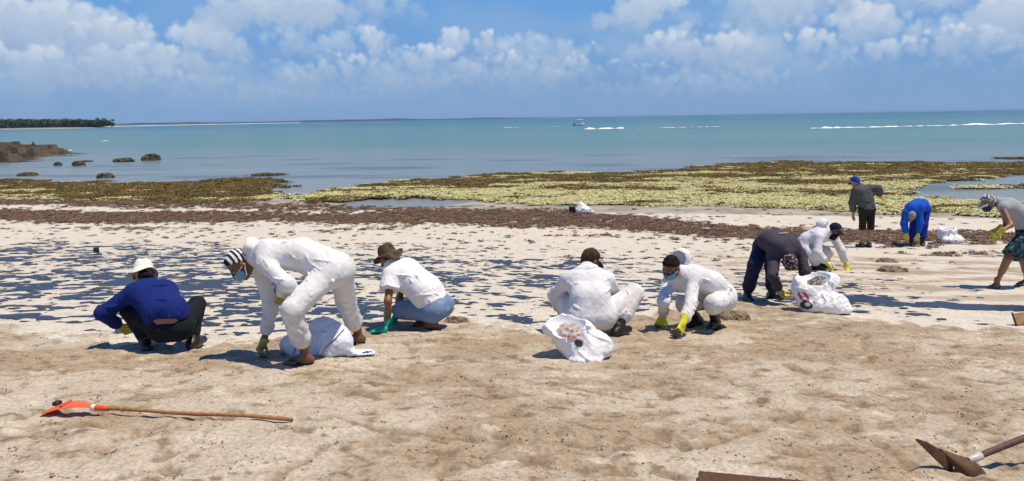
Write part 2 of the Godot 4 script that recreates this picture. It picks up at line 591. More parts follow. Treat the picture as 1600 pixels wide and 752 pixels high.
func sea_color(x: float, z: float) -> Color:
	var s := shore(x, z) + nA.get_noise_2d(x * 0.05, z * 0.12) * 10.0
	var c := Color(0.20, 0.225, 0.225)
	c = c.lerp(Color(0.155, 0.195, 0.20), smoothstep(38.0, 52.0, s))
	c = c.lerp(Color(0.080, 0.165, 0.150), smoothstep(60.0, 110.0, s))
	c = c.lerp(Color(0.095, 0.190, 0.160), smoothstep(85.0, 125.0, s) * smoothstep(-40.0, 60.0, x + nA.get_noise_2d(x * 0.02, z * 0.05) * 60.0))
	c = c.lerp(Color(0.066, 0.160, 0.150), smoothstep(140.0, 230.0, s))
	c = c.lerp(Color(0.022, 0.110, 0.150), smoothstep(260.0, 560.0, s))
	c = c.lerp(Color(0.012, 0.072, 0.118), smoothstep(700.0, 2200.0, s))
	# shoals and weed seen through the water
	c = c.lerp(Color(0.06, 0.075, 0.085), 0.7 * smoothstep(0.12, 0.45, nA.get_noise_2d(x * 0.10 + 4.0, z * 0.34)) * (1.0 - smoothstep(60.0, 85.0, s)) * smoothstep(36.0, 42.0, s))
	c = c.lerp(Color(0.05, 0.16, 0.20), 0.4 * smoothstep(0.05, 0.4, nA.get_noise_2d(x * 0.012 + 14.0, z * 0.05)) * smoothstep(80.0, 120.0, s))
	return c


func sea() -> void:
	var xs := mirrored(steps([0.0, [60.0, 1.0, 1.0], [400.0, 4.0, 1.03], [40000.0, 40.0, 1.5]]))
	var zs := PackedFloat32Array()
	for d in steps([20.0, [90.0, 0.8, 1.0], [400.0, 1.5, 1.03], [1500.0, 15.0, 1.05], [40000.0, 150.0, 1.4]]):
		zs.append(-d)
	var swell := func(x: float, z: float) -> float:
		var d := -z
		if d < 40.0 or d > 900.0 or absf(x) > 500.0:
			return 0.0
		return (0.012 + 0.10 * smoothstep(55.0, 260.0, d)) * (nB.get_noise_2d(x * 0.04, z * 0.16) + 0.5 * nA.get_noise_2d(x * 0.2 + 5.0, z * 0.8)) * (1.0 - smoothstep(500.0, 900.0, d))
	var o := put("sea", sheet(xs, zs, swell, sea_color), M.sea)
	tag(o, "turquoise sea, paler and greyer near the weed flats", "", "", "structure")


func film_amount(x: float, z: float) -> float:
	var d := -z
	var s := shore(x, z)
	var env := -1.45 + 1.31 * smoothstep(0.0, 0.45, d - edge_at(x)) * (1.0 - 0.22 * smoothstep(13.5, 16.5, s) - 0.5 * smoothstep(17.5, 19.5, s))
	env -= 0.05 * smoothstep(0.8, 2.6, x - (d - 9.0) * 0.20) + 0.45 * smoothstep(3.6, 7.0, x - (d - 9.0) * 0.2)
	env += 0.06 * (1.0 - smoothstep(-6.0, 0.5, x)) * smoothstep(8.0, 9.0, d)
	# two long streaks on the right
	env += 1.5 * exp(-pow((x - 4.5) / 0.5, 2.0) - pow((d - 10.35 - (x - 4.5) * 0.1) / 0.25, 2.0))
	env += 1.6 * exp(-pow((x - 5.75) / 0.85, 2.0) - pow((d - 9.75 + (x - 5.6) * 0.22) / 0.22, 2.0))
	env += 0.30 * nA.get_noise_2d(x * 0.45 + 11.0, z * 0.6)
	return env + 0.62 * nA.get_noise_2d(x * 2.0 + 3.0, z * 2.2) + 0.66 * nB.get_noise_2d(x * 1.35, z * 1.9) + 0.46 * nC.get_noise_2d(x * 0.75, z * 1.1)


func oil_film() -> void:
	# dark wet patches lying on the flat sand, cut out of a fine grid along their outlines
	var h := Vector2(0.04, 0.035)
	var x0 := -11.5
	var d0 := 6.8
	var nx := 575
	var nd := 360
	var val := PackedFloat32Array()
	val.resize((nx + 1) * (nd + 1))
	for j in nd + 1:
		for i in nx + 1:
			val[j * (nx + 1) + i] = film_amount(x0 + i * h.x, -(d0 + j * h.y))
	var v := PackedVector3Array()
	var ix := PackedInt32Array()
	for j in nd:
		for i in nx:
			var a := val[j * (nx + 1) + i]
			var b := val[j * (nx + 1) + i + 1]
			var c := val[(j + 1) * (nx + 1) + i + 1]
			var d := val[(j + 1) * (nx + 1) + i]
			if maxf(maxf(a, b), maxf(c, d)) <= 0.0:
				continue
			var p: Array[Vector2] = [Vector2(i, j), Vector2(i + 1, j), Vector2(i + 1, j + 1), Vector2(i, j + 1)]
			var q: Array[float] = [a, b, c, d]
			var ring: Array[Vector2] = []
			for k in 4:
				var l := (k + 1) % 4
				if q[k] > 0.0:
					ring.append(p[k])
				if (q[k] > 0.0) != (q[l] > 0.0):
					ring.append(p[k].lerp(p[l], q[k] / (q[k] - q[l])))
			var first := v.size()
			for r in ring:
				var x := x0 + r.x * h.x
				var z := -(d0 + r.y * h.y)
				v.append(Vector3(x, ground_y(x, z) + 0.006, z))
			for k in range(1, ring.size() - 1):
				ix.append_array([first, first + k + 1, first + k])
	var n := PackedVector3Array()
	var c2 := PackedColorArray()
	for p in v:
		n.append(Vector3(0.0238, 0.9965, -0.0795) * Vector3(1, 1, 1))
		c2.append(Color(0.024, 0.034, 0.062))
	var o := put("oil_film", arrays(v, n, c2, ix), M.film)
	tag(o, "dark blue-black oily wet patches lying on the pale sand flat", "oil film", "", "stuff")


# ---------------------------------------------------------------- solid shapes: distances on a grid, meshed as surface nets

class Field:
	var o: Vector3
	var h: float
	var nx: int
	var ny: int
	var nz: int
	var v: PackedFloat32Array

	func _init(lo: Vector3, hi: Vector3, cell: float) -> void:
		o = lo
		h = cell
		nx = int((hi.x - lo.x) / cell) + 2
		ny = int((hi.y - lo.y) / cell) + 2
		nz = int((hi.z - lo.z) / cell) + 2
		v = PackedFloat32Array()
		v.resize(nx * ny * nz)
		v.fill(1.0)

	func span(lo: Vector3, hi: Vector3) -> Array[int]:
		var a := (lo - o) / h
		var b := (hi - o) / h
		return [clampi(int(a.x), 0, nx), clampi(int(b.x) + 2, 0, nx), clampi(int(a.y), 0, ny), clampi(int(b.y) + 2, 0, ny), clampi(int(a.z), 0, nz), clampi(int(b.z) + 2, 0, nz)]

	func capsule(a: Vector3, b: Vector3, ra: float, rb: float, k := 0.03, cut_a := false, cut_b := false) -> void:
		var m := maxf(ra, rb) + k + 3.0 * h
		var e := span(a.min(b) - Vector3.ONE * m, a.max(b) + Vector3.ONE * m)
		var ab := b - a
		var inv := 1.0 / maxf(ab.length_squared(), 1e-9)
		var ln := ab.length()
		for z in range(e[4], e[5]):
			for y in range(e[2], e[3]):
				var i := (z * ny + y) * nx + e[0]
				for x in range(e[0], e[1]):
					var q := Vector3(o.x + x * h, o.y + y * h, o.z + z * h) - a
					var u := q.dot(ab) * inv
					var t := clampf(u, 0.0, 1.0)
					var d := (q - ab * t).length() - (ra + (rb - ra) * t)
					if cut_b:
						d = maxf(d, (u - 1.0) * ln)
					if cut_a:
						d = maxf(d, -u * ln)
					var c := v[i]
					var w := k - absf(c - d)
					var r := minf(c, d)
					if w > 0.0:
						r -= w * w / (4.0 * k)
					v[i] = r
					i += 1

	func ellipsoid(c: Vector3, r: Vector3, basis := Basis.IDENTITY, k := 0.02, carve := false) -> void:
		var m := maxf(r.x, maxf(r.y, r.z)) + k + 3.0 * h
		var e := span(c - Vector3.ONE * m, c + Vector3.ONE * m)
		var inv := basis.transposed()
		for z in range(e[4], e[5]):
			for y in range(e[2], e[3]):
				var i := (z * ny + y) * nx + e[0]
				for x in range(e[0], e[1]):
					var q := inv * (Vector3(o.x + x * h, o.y + y * h, o.z + z * h) - c)
					var s := q / r
					var k0 := s.length()
					var k1 := (s / r).length()
					var d := k0 * (k0 - 1.0) / maxf(k1, 1e-6) if k0 > 1e-5 else -minf(r.x, minf(r.y, r.z))
					var was := v[i]
					if carve:
						var w2 := k - absf(was + d)
						var r2 := maxf(was, -d)
						if w2 > 0.0:
							r2 += w2 * w2 / (4.0 * k)
						v[i] = r2
					else:
						var w := k - absf(was - d)
						var rr := minf(was, d)
						if w > 0.0:
							rr -= w * w / (4.0 * k)
						v[i] = rr
					i += 1

	func plane(p: Vector3, n: Vector3) -> void:
		# keeps what lies behind the plane
		var i := 0
		for z in nz:
			for y in ny:
				var d := (Vector3(o.x, o.y + y * h, o.z + z * h) - p).dot(n)
				for x in nx:
					v[i] = maxf(v[i], d)
					d += h * n.x
					i += 1

	func shell(t: float) -> void:
		for i in v.size():
			if v[i] < 0.9:
				v[i] = maxf(v[i], -(v[i] + t))

	func rough(n: FastNoiseLite, amp: float, squash := Vector3.ONE, near := 0.06) -> void:
		var i := 0
		for z in nz:
			for y in ny:
				for x in nx:
					var d := v[i]
					if d < near and d > -near:
						v[i] = d - amp * n.get_noise_3d((o.x + x * h) * squash.x, (o.y + y * h) * squash.y, (o.z + z * h) * squash.z)
					i += 1

	func at(p: Vector3) -> float:
		var q := (p - o) / h
		var x := int(q.x)
		var y := int(q.y)
		var z := int(q.z)
		if x < 0 or y < 0 or z < 0 or x >= nx or y >= ny or z >= nz:
			return 1.0
		return v[(z * ny + y) * nx + x]

	func skin(c: Vector3, d: Vector3, far: float) -> Vector3:
		# where a ray from far out along d back to c meets the surface
		var r := far
		while r > 0.0:
			if at(c + d * r) < 0.0:
				return c + d * (r + h * 0.3)
			r -= h * 0.5
		return Vector3.INF

	func pleat(a: Vector3, b: Vector3, t0: float, t1: float, g0: float, g1: float, r: float, far := 0.24) -> void:
		# one fold of cloth running over the surface round the axis a-b
		var d := (b - a).normalized()
		var s := d.cross(Vector3.UP if absf(d.y) < 0.85 else Vector3.RIGHT).normalized()
		var u := s.cross(d)
		var pts: Array[Vector3] = []
		for i in 6:
			var k := i / 5.0
			var g := lerpf(g0, g1, k)
			var w := skin(a.lerp(b, lerpf(t0, t1, k)), s * cos(g) + u * sin(g), far)
			if w == Vector3.INF:
				continue
			if pts.size() > 0 and pts[-1].distance_to(w) > 0.09:
				break
			pts.append(w - (s * cos(g) + u * sin(g)) * r * 0.72)
		for i in pts.size() - 1:
			var e0 := r * sin(PI * (i + 0.35) / pts.size())
			var e1 := r * sin(PI * (i + 1.35) / pts.size()) if i + 2 < pts.size() else r * 0.35
			capsule(pts[i], pts[i + 1], e0, e1, r * 0.9)

	func crease(n: FastNoiseLite, amp: float, b: Basis, near := 0.05) -> void:
		# sharp folds: ridges of the noise, stretched and turned by b
		var i := 0
		for z in nz:
			for y in ny:
				for x in nx:
					var d := v[i]
					if d < near and d > -near:
						var q := b * Vector3(o.x + x * h, o.y + y * h, o.z + z * h)
						var r := n.get_noise_3dv(q)
						v[i] = d - amp * r * absf(r)
					i += 1

	func net(tint: Callable, V: PackedVector3Array, N: PackedVector3Array, C: PackedColorArray, I: PackedInt32Array) -> void:
		var id := PackedInt32Array()
		id.resize(nx * ny * nz)
		id.fill(-1)
		var sx := 1
		var sy := nx
		var sz := nx * ny
		var lim := 2.6 * h
		for z in nz - 1:
			for y in ny - 1:
				var i := (z * ny + y) * nx
				for x in nx - 1:
					var a := v[i]
					if a < lim and a > -lim:
						var b := v[i + sx]
						var c := v[i + sy]
						var d := v[i + sx + sy]
						var e := v[i + sz]
						var f := v[i + sx + sz]
						var g := v[i + sy + sz]
						var j := v[i + sx + sy + sz]
						var neg := int(a < 0.0) + int(b < 0.0) + int(c < 0.0) + int(d < 0.0) + int(e < 0.0) + int(f < 0.0) + int(g < 0.0) + int(j < 0.0)
						if neg > 0 and neg < 8:
							var s := Vector3.ZERO
							var n := 0
							if (a < 0.0) != (b < 0.0):
								s += Vector3(a / (a - b), 0, 0)
								n += 1
							if (c < 0.0) != (d < 0.0):
								s += Vector3(c / (c - d), 1, 0)
								n += 1
							if (e < 0.0) != (f < 0.0):
								s += Vector3(e / (e - f), 0, 1)
								n += 1
							if (g < 0.0) != (j < 0.0):
								s += Vector3(g / (g - j), 1, 1)
								n += 1
							if (a < 0.0) != (c < 0.0):
								s += Vector3(0, a / (a - c), 0)
								n += 1
							if (b < 0.0) != (d < 0.0):
								s += Vector3(1, b / (b - d), 0)
								n += 1
							if (e < 0.0) != (g < 0.0):
								s += Vector3(0, e / (e - g), 1)
								n += 1
							if (f < 0.0) != (j < 0.0):
								s += Vector3(1, f / (f - j), 1)
								n += 1
							if (a < 0.0) != (e < 0.0):
								s += Vector3(0, 0, a / (a - e))
								n += 1
							if (b < 0.0) != (f < 0.0):
								s += Vector3(1, 0, b / (b - f))
								n += 1
							if (c < 0.0) != (g < 0.0):
								s += Vector3(0, 1, c / (c - g))
								n += 1
							if (d < 0.0) != (j < 0.0):
								s += Vector3(1, 1, d / (d - j))
								n += 1
							var p := o + (Vector3(x, y, z) + s / n) * h
							id[i] = V.size()
							V.append(p)
							var nn := Vector3(b + d + f + j - a - c - e - g, c + d + g + j - a - b - e - f, e + f + g + j - a - b - c - d).normalized()
							N.append(nn)
							C.append(tint.call(p, nn))
					i += 1
		for z in range(1, nz - 1):
			for y in range(1, ny - 1):
				var i := (z * ny + y) * nx + 1
				for x in range(1, nx - 1):
					var a := v[i]
					if a < lim and a > -lim:
						if (a < 0.0) != (v[i + sx] < 0.0):
							quad(V, N, I, id[i - sy - sz], id[i - sz], id[i], id[i - sy])
						if (a < 0.0) != (v[i + sy] < 0.0):
							quad(V, N, I, id[i - sx - sz], id[i - sz], id[i], id[i - sx])
						if (a < 0.0) != (v[i + sz] < 0.0):
							quad(V, N, I, id[i - sx - sy], id[i - sy], id[i], id[i - sx])
					i += 1

	func quad(V: PackedVector3Array, N: PackedVector3Array, I: PackedInt32Array, a: int, b: int, c: int, d: int) -> void:
		if a < 0 or b < 0 or c < 0 or d < 0:
			return
		if (V[c] - V[a]).cross(V[d] - V[b]).dot(N[a] + N[b] + N[c] + N[d]) > 0.0:
			I.append_array([a, c, b, a, d, c])
		else:
			I.append_array([a, b, c, a, c, d])


class Shape:
	var V := PackedVector3Array()
	var N := PackedVector3Array()
	var C := PackedColorArray()
	var I := PackedInt32Array()

	func field(f: Field, tint: Callable) -> void:
		f.net(tint, V, N, C, I)

	func tri(a: Vector3, b: Vector3, c: Vector3, col: Color) -> void:
		var n := (c - a).cross(b - a).normalized()
		var k := V.size()
		V.append_array([a, b, c])
		N.append_array([n, n, n])
		C.append_array([col, col, col])
		I.append_array([k, k + 1, k + 2])

	func face(a: Vector3, b: Vector3, c: Vector3, d: Vector3, col: Color) -> void:
		tri(a, b, c, col)
		tri(a, c, d, col)

	func grid(rows: Array, closed: bool, tint: Callable) -> void:
		# rows of points of one length, with smooth normals
		var nr := rows.size()
		var nc: int = rows[0].size()
		var k := V.size()
		for r in nr:
			for c in nc:
				var p: Vector3 = rows[r][c]
				var a: Vector3 = rows[r][(c - 1 + nc) % nc if closed else maxi(c - 1, 0)]
				var b: Vector3 = rows[r][(c + 1) % nc if closed else mini(c + 1, nc - 1)]
				var d: Vector3 = rows[maxi(r - 1, 0)][c]
				var e: Vector3 = rows[mini(r + 1, nr - 1)][c]
				V.append(p)
				var n := (e - d).cross(b - a)
				if n.length_squared() < 1e-14:
					n = (p - e) if r == 0 else (p - d)
				N.append(n.normalized())
				C.append(tint.call(p, Vector3.UP))
		for r in nr - 1:
			for c in (nc if closed else nc - 1):
				var c2 := (c + 1) % nc
				I.append_array([k + r * nc + c, k + (r + 1) * nc + c2, k + (r + 1) * nc + c, k + r * nc + c, k + r * nc + c2, k + (r + 1) * nc + c2])

	func tube(path: Array, radii: Array, sides: int, col: Color) -> void:
		var rows := []
		for i in path.size():
			var t: Vector3 = (path[mini(i + 1, path.size() - 1)] - path[maxi(i - 1, 0)]).normalized()
			var s := t.cross(Vector3.UP if absf(t.y) < 0.9 else Vector3.RIGHT).normalized()
			var u := s.cross(t)
			var ring := []
			for j in sides:
				var g := TAU * j / sides
				ring.append(path[i] + (s * cos(g) + u * sin(g)) * radii[i])
			rows.append(ring)
		var first := []
		var last := []
		for j in sides:
			first.append(path[0])
			last.append(path[-1])
		rows.push_front(first)
		rows.push_back(last)
		grid(rows, true, func(_p, _n): return col)

	func box(c: Vector3, s: Vector3, basis: Basis, col: Color, bevel := 0.004) -> void:
		# a box with chamfered edges
		var e := s * 0.5
		var b := minf(bevel, minf(e.x, minf(e.y, e.z)) * 0.45)
		var rows := []
		for y in [[-e.y, b], [-e.y + b, 0.0], [e.y - b, 0.0], [e.y, b]]:
			var x: float = e.x - y[1]
			var z: float = e.z - y[1]
			var ring := []
			for q in [Vector2(x - b, -z), Vector2(x, -z + b), Vector2(x, z - b), Vector2(x - b, z), Vector2(-x + b, z), Vector2(-x, z - b), Vector2(-x, -z + b), Vector2(-x + b, -z)]:
				ring.append(c + basis * Vector3(q.x, y[0], q.y))
			rows.append(ring)
		for r in 3:
			for k in 8:
				face(rows[r][k], rows[r][(k + 1) % 8], rows[r + 1][(k + 1) % 8], rows[r + 1][k], col)
		for k in range(1, 7):
			tri(rows[3][0], rows[3][k], rows[3][k + 1], col)
			tri(rows[0][0], rows[0][k + 1], rows[0][k], col)

	func upward() -> void:
		# turns an open sheet so that its faces look up
		var y := 0.0
		for n in N:
			y += n.y
		if y < 0.0:
			for i in N.size():
				N[i] = -N[i]
			for i in range(0, I.size(), 3):
				var t := I[i]
				I[i] = I[i + 1]
				I[i + 1] = t

	func mesh() -> ArrayMesh:
		var a := []
		a.resize(Mesh.ARRAY_MAX)
		a[Mesh.ARRAY_VERTEX] = V
		a[Mesh.ARRAY_NORMAL] = N
		a[Mesh.ARRAY_COLOR] = C
		a[Mesh.ARRAY_INDEX] = I
		var m := ArrayMesh.new()
		m.add_surface_from_arrays(Mesh.PRIMITIVE_TRIANGLES, a)
		return m


func plain(c: Color) -> Callable:
	return func(_p, _n): return c


func mottled(c: Color, dark: Color, scale: float, cover := 0.0) -> Callable:
	return func(p: Vector3, _n): return c.lerp(dark, smoothstep(cover, cover + 0.4, nA.get_noise_3d(p.x * scale, p.y * scale, p.z * scale)))


# ---------------------------------------------------------------- people

func frame(f: Vector3, u: Vector3) -> Basis:
	# x to the person's left seen from the front, y to the crown, z out of the face
	var y := u.normalized()
	var x := y.cross(f).normalized()
	return Basis(x, y, x.cross(y))


func bounds(J: Dictionary, m: float) -> Array[Vector3]:
	var lo := Vector3.ONE * 9.0
	var hi := -lo
	for k in J:
		if not k in ["at", "f", "u", "bare"]:
			lo = lo.min(J[k])
			hi = hi.max(J[k])
	return [lo - Vector3.ONE * m, hi + Vector3.ONE * m]


func trunk(f: Field, J: Dictionary, off: float, from := 0.0, cut := false, k := 0.06, neck := true) -> void:
	var pv: Vector3 = J.pv
	var ws: Vector3 = J.ws
	var ch: Vector3 = J.ch
	var hips: Vector3 = (J.hr - J.hl).normalized()
	var shs: Vector3 = (J.sr - J.sl).normalized()
	var mid := (hips + shs).normalized()
	for s in [-1.0, 1.0]:
		var a: Vector3 = pv + hips * s * 0.066
		var b: Vector3 = ws + mid * s * 0.058
		var c: Vector3 = ch + shs * s * 0.078
		f.capsule(a.lerp(b, from), b, lerpf(0.108, 0.100, from) + off, 0.100 + off, k, cut)
		f.capsule(b, c, 0.100 + off, 0.104 + off, k)
		var sh: Vector3 = J.sr if s > 0.0 else J.sl
		f.capsule(c, c.lerp(sh, 0.86), 0.086 + off, 0.064 + off, k)
	if neck:
		f.capsule(ch, J.nk, 0.085 + off, 0.060 + off, k)


func hip_block(f: Field, J: Dictionary, off: float, k := 0.05, rise := 0.45) -> void:
	var hips: Vector3 = (J.hr - J.hl).normalized()
	f.capsule(J.hl, J.hr, 0.102 + off, 0.102 + off, k)
	f.capsule(J.pv - hips * 0.055, J.pv.lerp(J.ws, rise) - hips * 0.05, 0.112 + off, 0.100 + off, k)
	f.capsule(J.pv + hips * 0.055, J.pv.lerp(J.ws, rise) + hips * 0.05, 0.112 + off, 0.100 + off, k)


func arm(f: Field, J: Dictionary, s: String, off: float, reach: float, k := 0.03, loose := 0.0) -> void:
	var a: Vector3 = J["s" + s]
	var b: Vector3 = J["e" + s]
	var c: Vector3 = J["w" + s]
	if reach <= 1.0:
		f.capsule(a, a.lerp(b, reach), 0.056 + off, 0.046 + off + loose, k, false, true)
	else:
		f.capsule(a, b, 0.056 + off, 0.042 + off + loose * 0.6, k)
		var e := b.lerp(c, reach - 1.0)
		var up := (b - e).normalized() * (0.045 + loose)
		f.capsule(b, e + up, 0.043 + off + loose * 0.6, lerpf(0.043, 0.028, reach - 1.0) + off + loose, k)
		f.capsule(e + up, e, 0.030 + off + loose, 0.034 + off * 0.3, k * 0.6, false, true)


func leg(f: Field, J: Dictionary, s: String, off: float, reach: float, k := 0.035, loose := 0.0) -> void:
	var a: Vector3 = J["h" + s]
	var b: Vector3 = J["k" + s]
	var c: Vector3 = J["a" + s]
	if reach <= 1.0:
		f.capsule(a, a.lerp(b, reach), 0.094 + off, lerpf(0.094, 0.062, reach) + off + loose, k, false, true)
	else:
		f.capsule(a, b, 0.094 + off, 0.060 + off + loose * 0.5, k)
		var e := b.lerp(c, reach - 1.0)
		var up := (b - e).normalized() * (0.05 + loose)
		f.capsule(b, e + up, 0.058 + off + loose * 0.5, lerpf(0.056, 0.040, reach - 1.0) + off + loose, k)
		f.capsule(e + up, e, 0.040 + off + loose, 0.046 + off * 0.4, k * 0.6, false, true)


func body(root: Node3D, J: Dictionary, skin: Color, cell := 0.017, feet := true) -> void:
	var e := bounds(J, 0.2)
	var f := Field.new(e[0], e[1], cell)
	trunk(f, J, -0.012)
	hip_block(f, J, -0.014)
	for s in ["l", "r"]:
		arm(f, J, s, -0.006, 1.97)
		leg(f, J, s, -0.008, 2.0)
		f.capsule(J["k" + s].lerp(J["a" + s], 0.08), J["k" + s].lerp(J["a" + s], 0.5), 0.05, 0.046, 0.03)
		f.capsule(J["w" + s], J["w" + s].lerp(J["f" + s], 0.4), 0.026, 0.024, 0.02)
	var S := Shape.new()
	var tint := mottled(skin, skin * 0.8, 4.0, 0.1)
	S.field(f, tint)
	# head and neck on a grid of their own
	var B := frame(J.f, J.u)
	var c: Vector3 = J.hd
	var g := Field.new(c - Vector3.ONE * 0.2, c + Vector3.ONE * 0.2, 0.0075)
	g.capsule(J.nk.lerp(c, -0.1), c - B.y * 0.045 - B.z * 0.02, 0.058, 0.052, 0.03)
	g.ellipsoid(c + B.y * 0.028 - B.z * 0.012, Vector3(0.074, 0.088, 0.094), B, 0.02)
	g.ellipsoid(c - B.y * 0.045 + B.z * 0.022, Vector3(0.058, 0.070, 0.066), B, 0.03)
	g.ellipsoid(c - B.y * 0.098 + B.z * 0.062, Vector3(0.026, 0.018, 0.020), B, 0.025)
	g.capsule(c + B.y * 0.018 + B.z * 0.088, c - B.y * 0.026 + B.z * 0.112, 0.008, 0.015, 0.012)
	g.capsule(c + B * Vector3(-0.04, 0.028, 0.074), c + B * Vector3(0.04, 0.028, 0.074), 0.012, 0.012, 0.012)
	g.capsule(c + B * Vector3(-0.02, -0.060, 0.084), c + B * Vector3(0.02, -0.060, 0.084), 0.009, 0.009, 0.008)
	for s in [-1.0, 1.0]:
		g.ellipsoid(c + B * Vector3(0.033 * s, 0.006, 0.086), Vector3(0.017, 0.011, 0.012), B, 0.01, true)
		g.ellipsoid(c + B * Vector3(0.033 * s, 0.006, 0.075), Vector3(0.013, 0.011, 0.012), B, 0.003)
		g.ellipsoid(c + B * Vector3(0.079 * s, -0.012, -0.008), Vector3(0.010, 0.032, 0.020), B, 0.008)
	var inv := B.transposed()
	S.field(g, func(p: Vector3, _n):
		var q: Vector3 = inv * (p - c)
		if absf(absf(q.x) - 0.033) < 0.013 and absf(q.y - 0.006) < 0.007 and q.z > 0.078:
			return Color(0.02, 0.015, 0.012) if absf(absf(q.x) - 0.033) < 0.006 else Color(0.6, 0.58, 0.55)
		if absf(q.y + 0.062) < 0.012 and absf(q.x) < 0.026 and q.z > 0.075:
			return skin * Color(1.0, 0.6, 0.6)
		return skin)
	if feet:
		for s in ["l", "r"]:
			foot(S, J["a" + s], J["t" + s], skin, 0.0)
	put("body", S.mesh(), M.skin, root)


func foot(S: Shape, a: Vector3, t: Vector3, skin: Color, lift: float) -> void:
	var d := t - a
	d.y = 0.0
	d = d.normalized()
	var side := d.cross(Vector3.UP)
	var ground_at := a.y - 0.095 + lift
	var f := Field.new(a - Vector3(0.3, 0.14, 0.3), a + Vector3(0.3, 0.1, 0.3), 0.008)
	var heel := Vector3(a.x, ground_at + 0.036, a.z) - d * 0.04
	f.capsule(a + Vector3(0, 0.05, 0), Vector3(a.x, ground_at + 0.055, a.z), 0.036, 0.036, 0.03)
	f.capsule(heel, heel + d * 0.09, 0.033, 0.034, 0.03)
	f.capsule(Vector3(a.x, ground_at + 0.06, a.z), heel + d * 0.16 - Vector3(0, 0.008, 0), 0.034, 0.026, 0.03)
	for i in 5:
		var x := (i - 2) * 0.017
		var b := heel + d * 0.13 + side * x * 1.1 - Vector3(0, 0.012, 0)
		f.capsule(b, b + d * (0.075 - absf(i - 1.2) * 0.008), 0.020, 0.011, 0.008)
	f.plane(Vector3(0, ground_at + 0.003, 0), Vector3.DOWN)
	S.field(f, plain(skin))


func hand_shape(S: Shape, w: Vector3, tip: Vector3, palm: Vector3, side: float, curl: float, col: Callable, grow := 1.0, cuff := 0.05) -> void:
	# palm: the way the palm looks; side: +1 when the thumb leaves to palm x finger
	var d := (tip - w).normalized()
	var n := (palm - d * palm.dot(d)).normalized()
	var s := n.cross(d) * side
	var f := Field.new(w - Vector3.ONE * 0.21 * grow, w + Vector3.ONE * 0.21 * grow, 0.0055 * grow)
	var L := grow
	if cuff > 0.0:
		f.capsule(w - d * cuff, w + d * 0.01, 0.040 * L, 0.031 * L, 0.012, true)
	f.capsule(w, w + d * 0.03 * L, 0.028 * L, 0.027 * L, 0.015)
	for i in 4:
		var x := (i - 1.5) * 0.0205 * L
		var k := w + d * (0.088 - absf(i - 1.0) * 0.004) * L + s * -x
		f.capsule(w + d * 0.02 * L + s * -x * 0.6, k, 0.016 * L, 0.0135 * L, 0.014)
		var lens := [0.043, 0.048, 0.045, 0.034]
		var g := 0.25 + curl * (0.75 + 0.15 * i)
		var q := k
		for j in 3:
			var dir := d * cos(g) + n * sin(g) + s * -x * 1.6
			var len: float = lens[i] * L * [1.0, 0.68, 0.5][j]
			f.capsule(q, q + dir.normalized() * len, (0.0115 - 0.001 * j) * L, (0.0105 - 0.001 * j) * L, 0.004)
			q += dir.normalized() * len
			g += curl * (0.7 + 0.08 * i)
	var t0 := w + d * 0.03 * L + s * 0.024 * L
	var t1 := t0 + (d * 0.55 + s * 0.75 + n * 0.25).normalized() * 0.046 * L
	var t2 := t1 + (d * 0.8 + s * 0.25 + n * 0.5 * (0.4 + curl)).normalized() * 0.036 * L
	f.capsule(w + d * 0.02 * L, t0, 0.018 * L, 0.017 * L, 0.012)
	f.capsule(t0, t1, 0.016 * L, 0.013 * L, 0.008)
	f.capsule(t1, t2, 0.012 * L, 0.010 * L, 0.004)
	S.field(f, col)


func glove(root: Node3D, J: Dictionary, s: String, palm: Vector3, curl: float, c: Color, tip := Color(-1, 0, 0), cuff := 0.06) -> void:
	var S := Shape.new()
	var w: Vector3 = J["w" + s]
	var d: Vector3 = (J["f" + s] - w).normalized()
	var col := plain(c)
	if tip.r >= 0.0:
		col = func(p: Vector3, _n): return c.lerp(tip, smoothstep(0.085, 0.115, (p - w).dot(d) + 0.02 * nF.get_noise_3d(p.x, p.y, p.z)))
	hand_shape(S, w, J["f" + s], palm, 1.0 if s == "r" else -1.0, curl, col, 1.06, cuff)
	put("glove", S.mesh(), M.rubber, root)


func coverall(root: Node3D, J: Dictionary, c: Color, called := "coverall", wrinkle := 0.016, cell := 0.0135, arms := 1.93, legs := 1.86, off := 0.02, loose := 0.022) -> void:
	var e := bounds(J, 0.2)
	var f := Field.new(e[0], e[1], cell)
	trunk(f, J, off + 0.008, 0.0, false, 0.07)
	hip_block(f, J, off + 0.012)
	for s in ["l", "r"]:
		arm(f, J, s, off, arms, 0.03, loose * 0.6)
		leg(f, J, s, off + 0.006, legs, 0.03, loose)
	folds(f, wrinkle)
	pleats(f, J, wrinkle * 0.70, arms, legs, 30)
	var S := Shape.new()
	var dirty: Array[Vector3] = [J.kl, J.kr, J.al, J.ar, J.wl, J.wr, J.al.lerp(J.kl, 0.4), J.ar.lerp(J.kr, 0.4)]
	S.field(f, func(p: Vector3, _n):
		var near := 9.0
		for q in dirty:
			near = minf(near, p.distance_squared_to(q))
		var n := nW.get_noise_3d(p.x * 0.8, p.y * 0.8, p.z * 0.8) * 0.5 + nF.get_noise_3d(p.x, p.y, p.z) * 0.5
		var k := smoothstep(0.05, 0.5, n + 0.25 - near * 9.0)
		return c.lerp(c * Color(0.88, 0.87, 0.84), smoothstep(0.1, 0.5, nA.get_noise_3d(p.x * 3.0, p.y * 3.0, p.z * 3.0))).lerp(Color(0.36, 0.29, 0.21), 0.28 * k))
	put(called, S.mesh(), M.cloth, root)


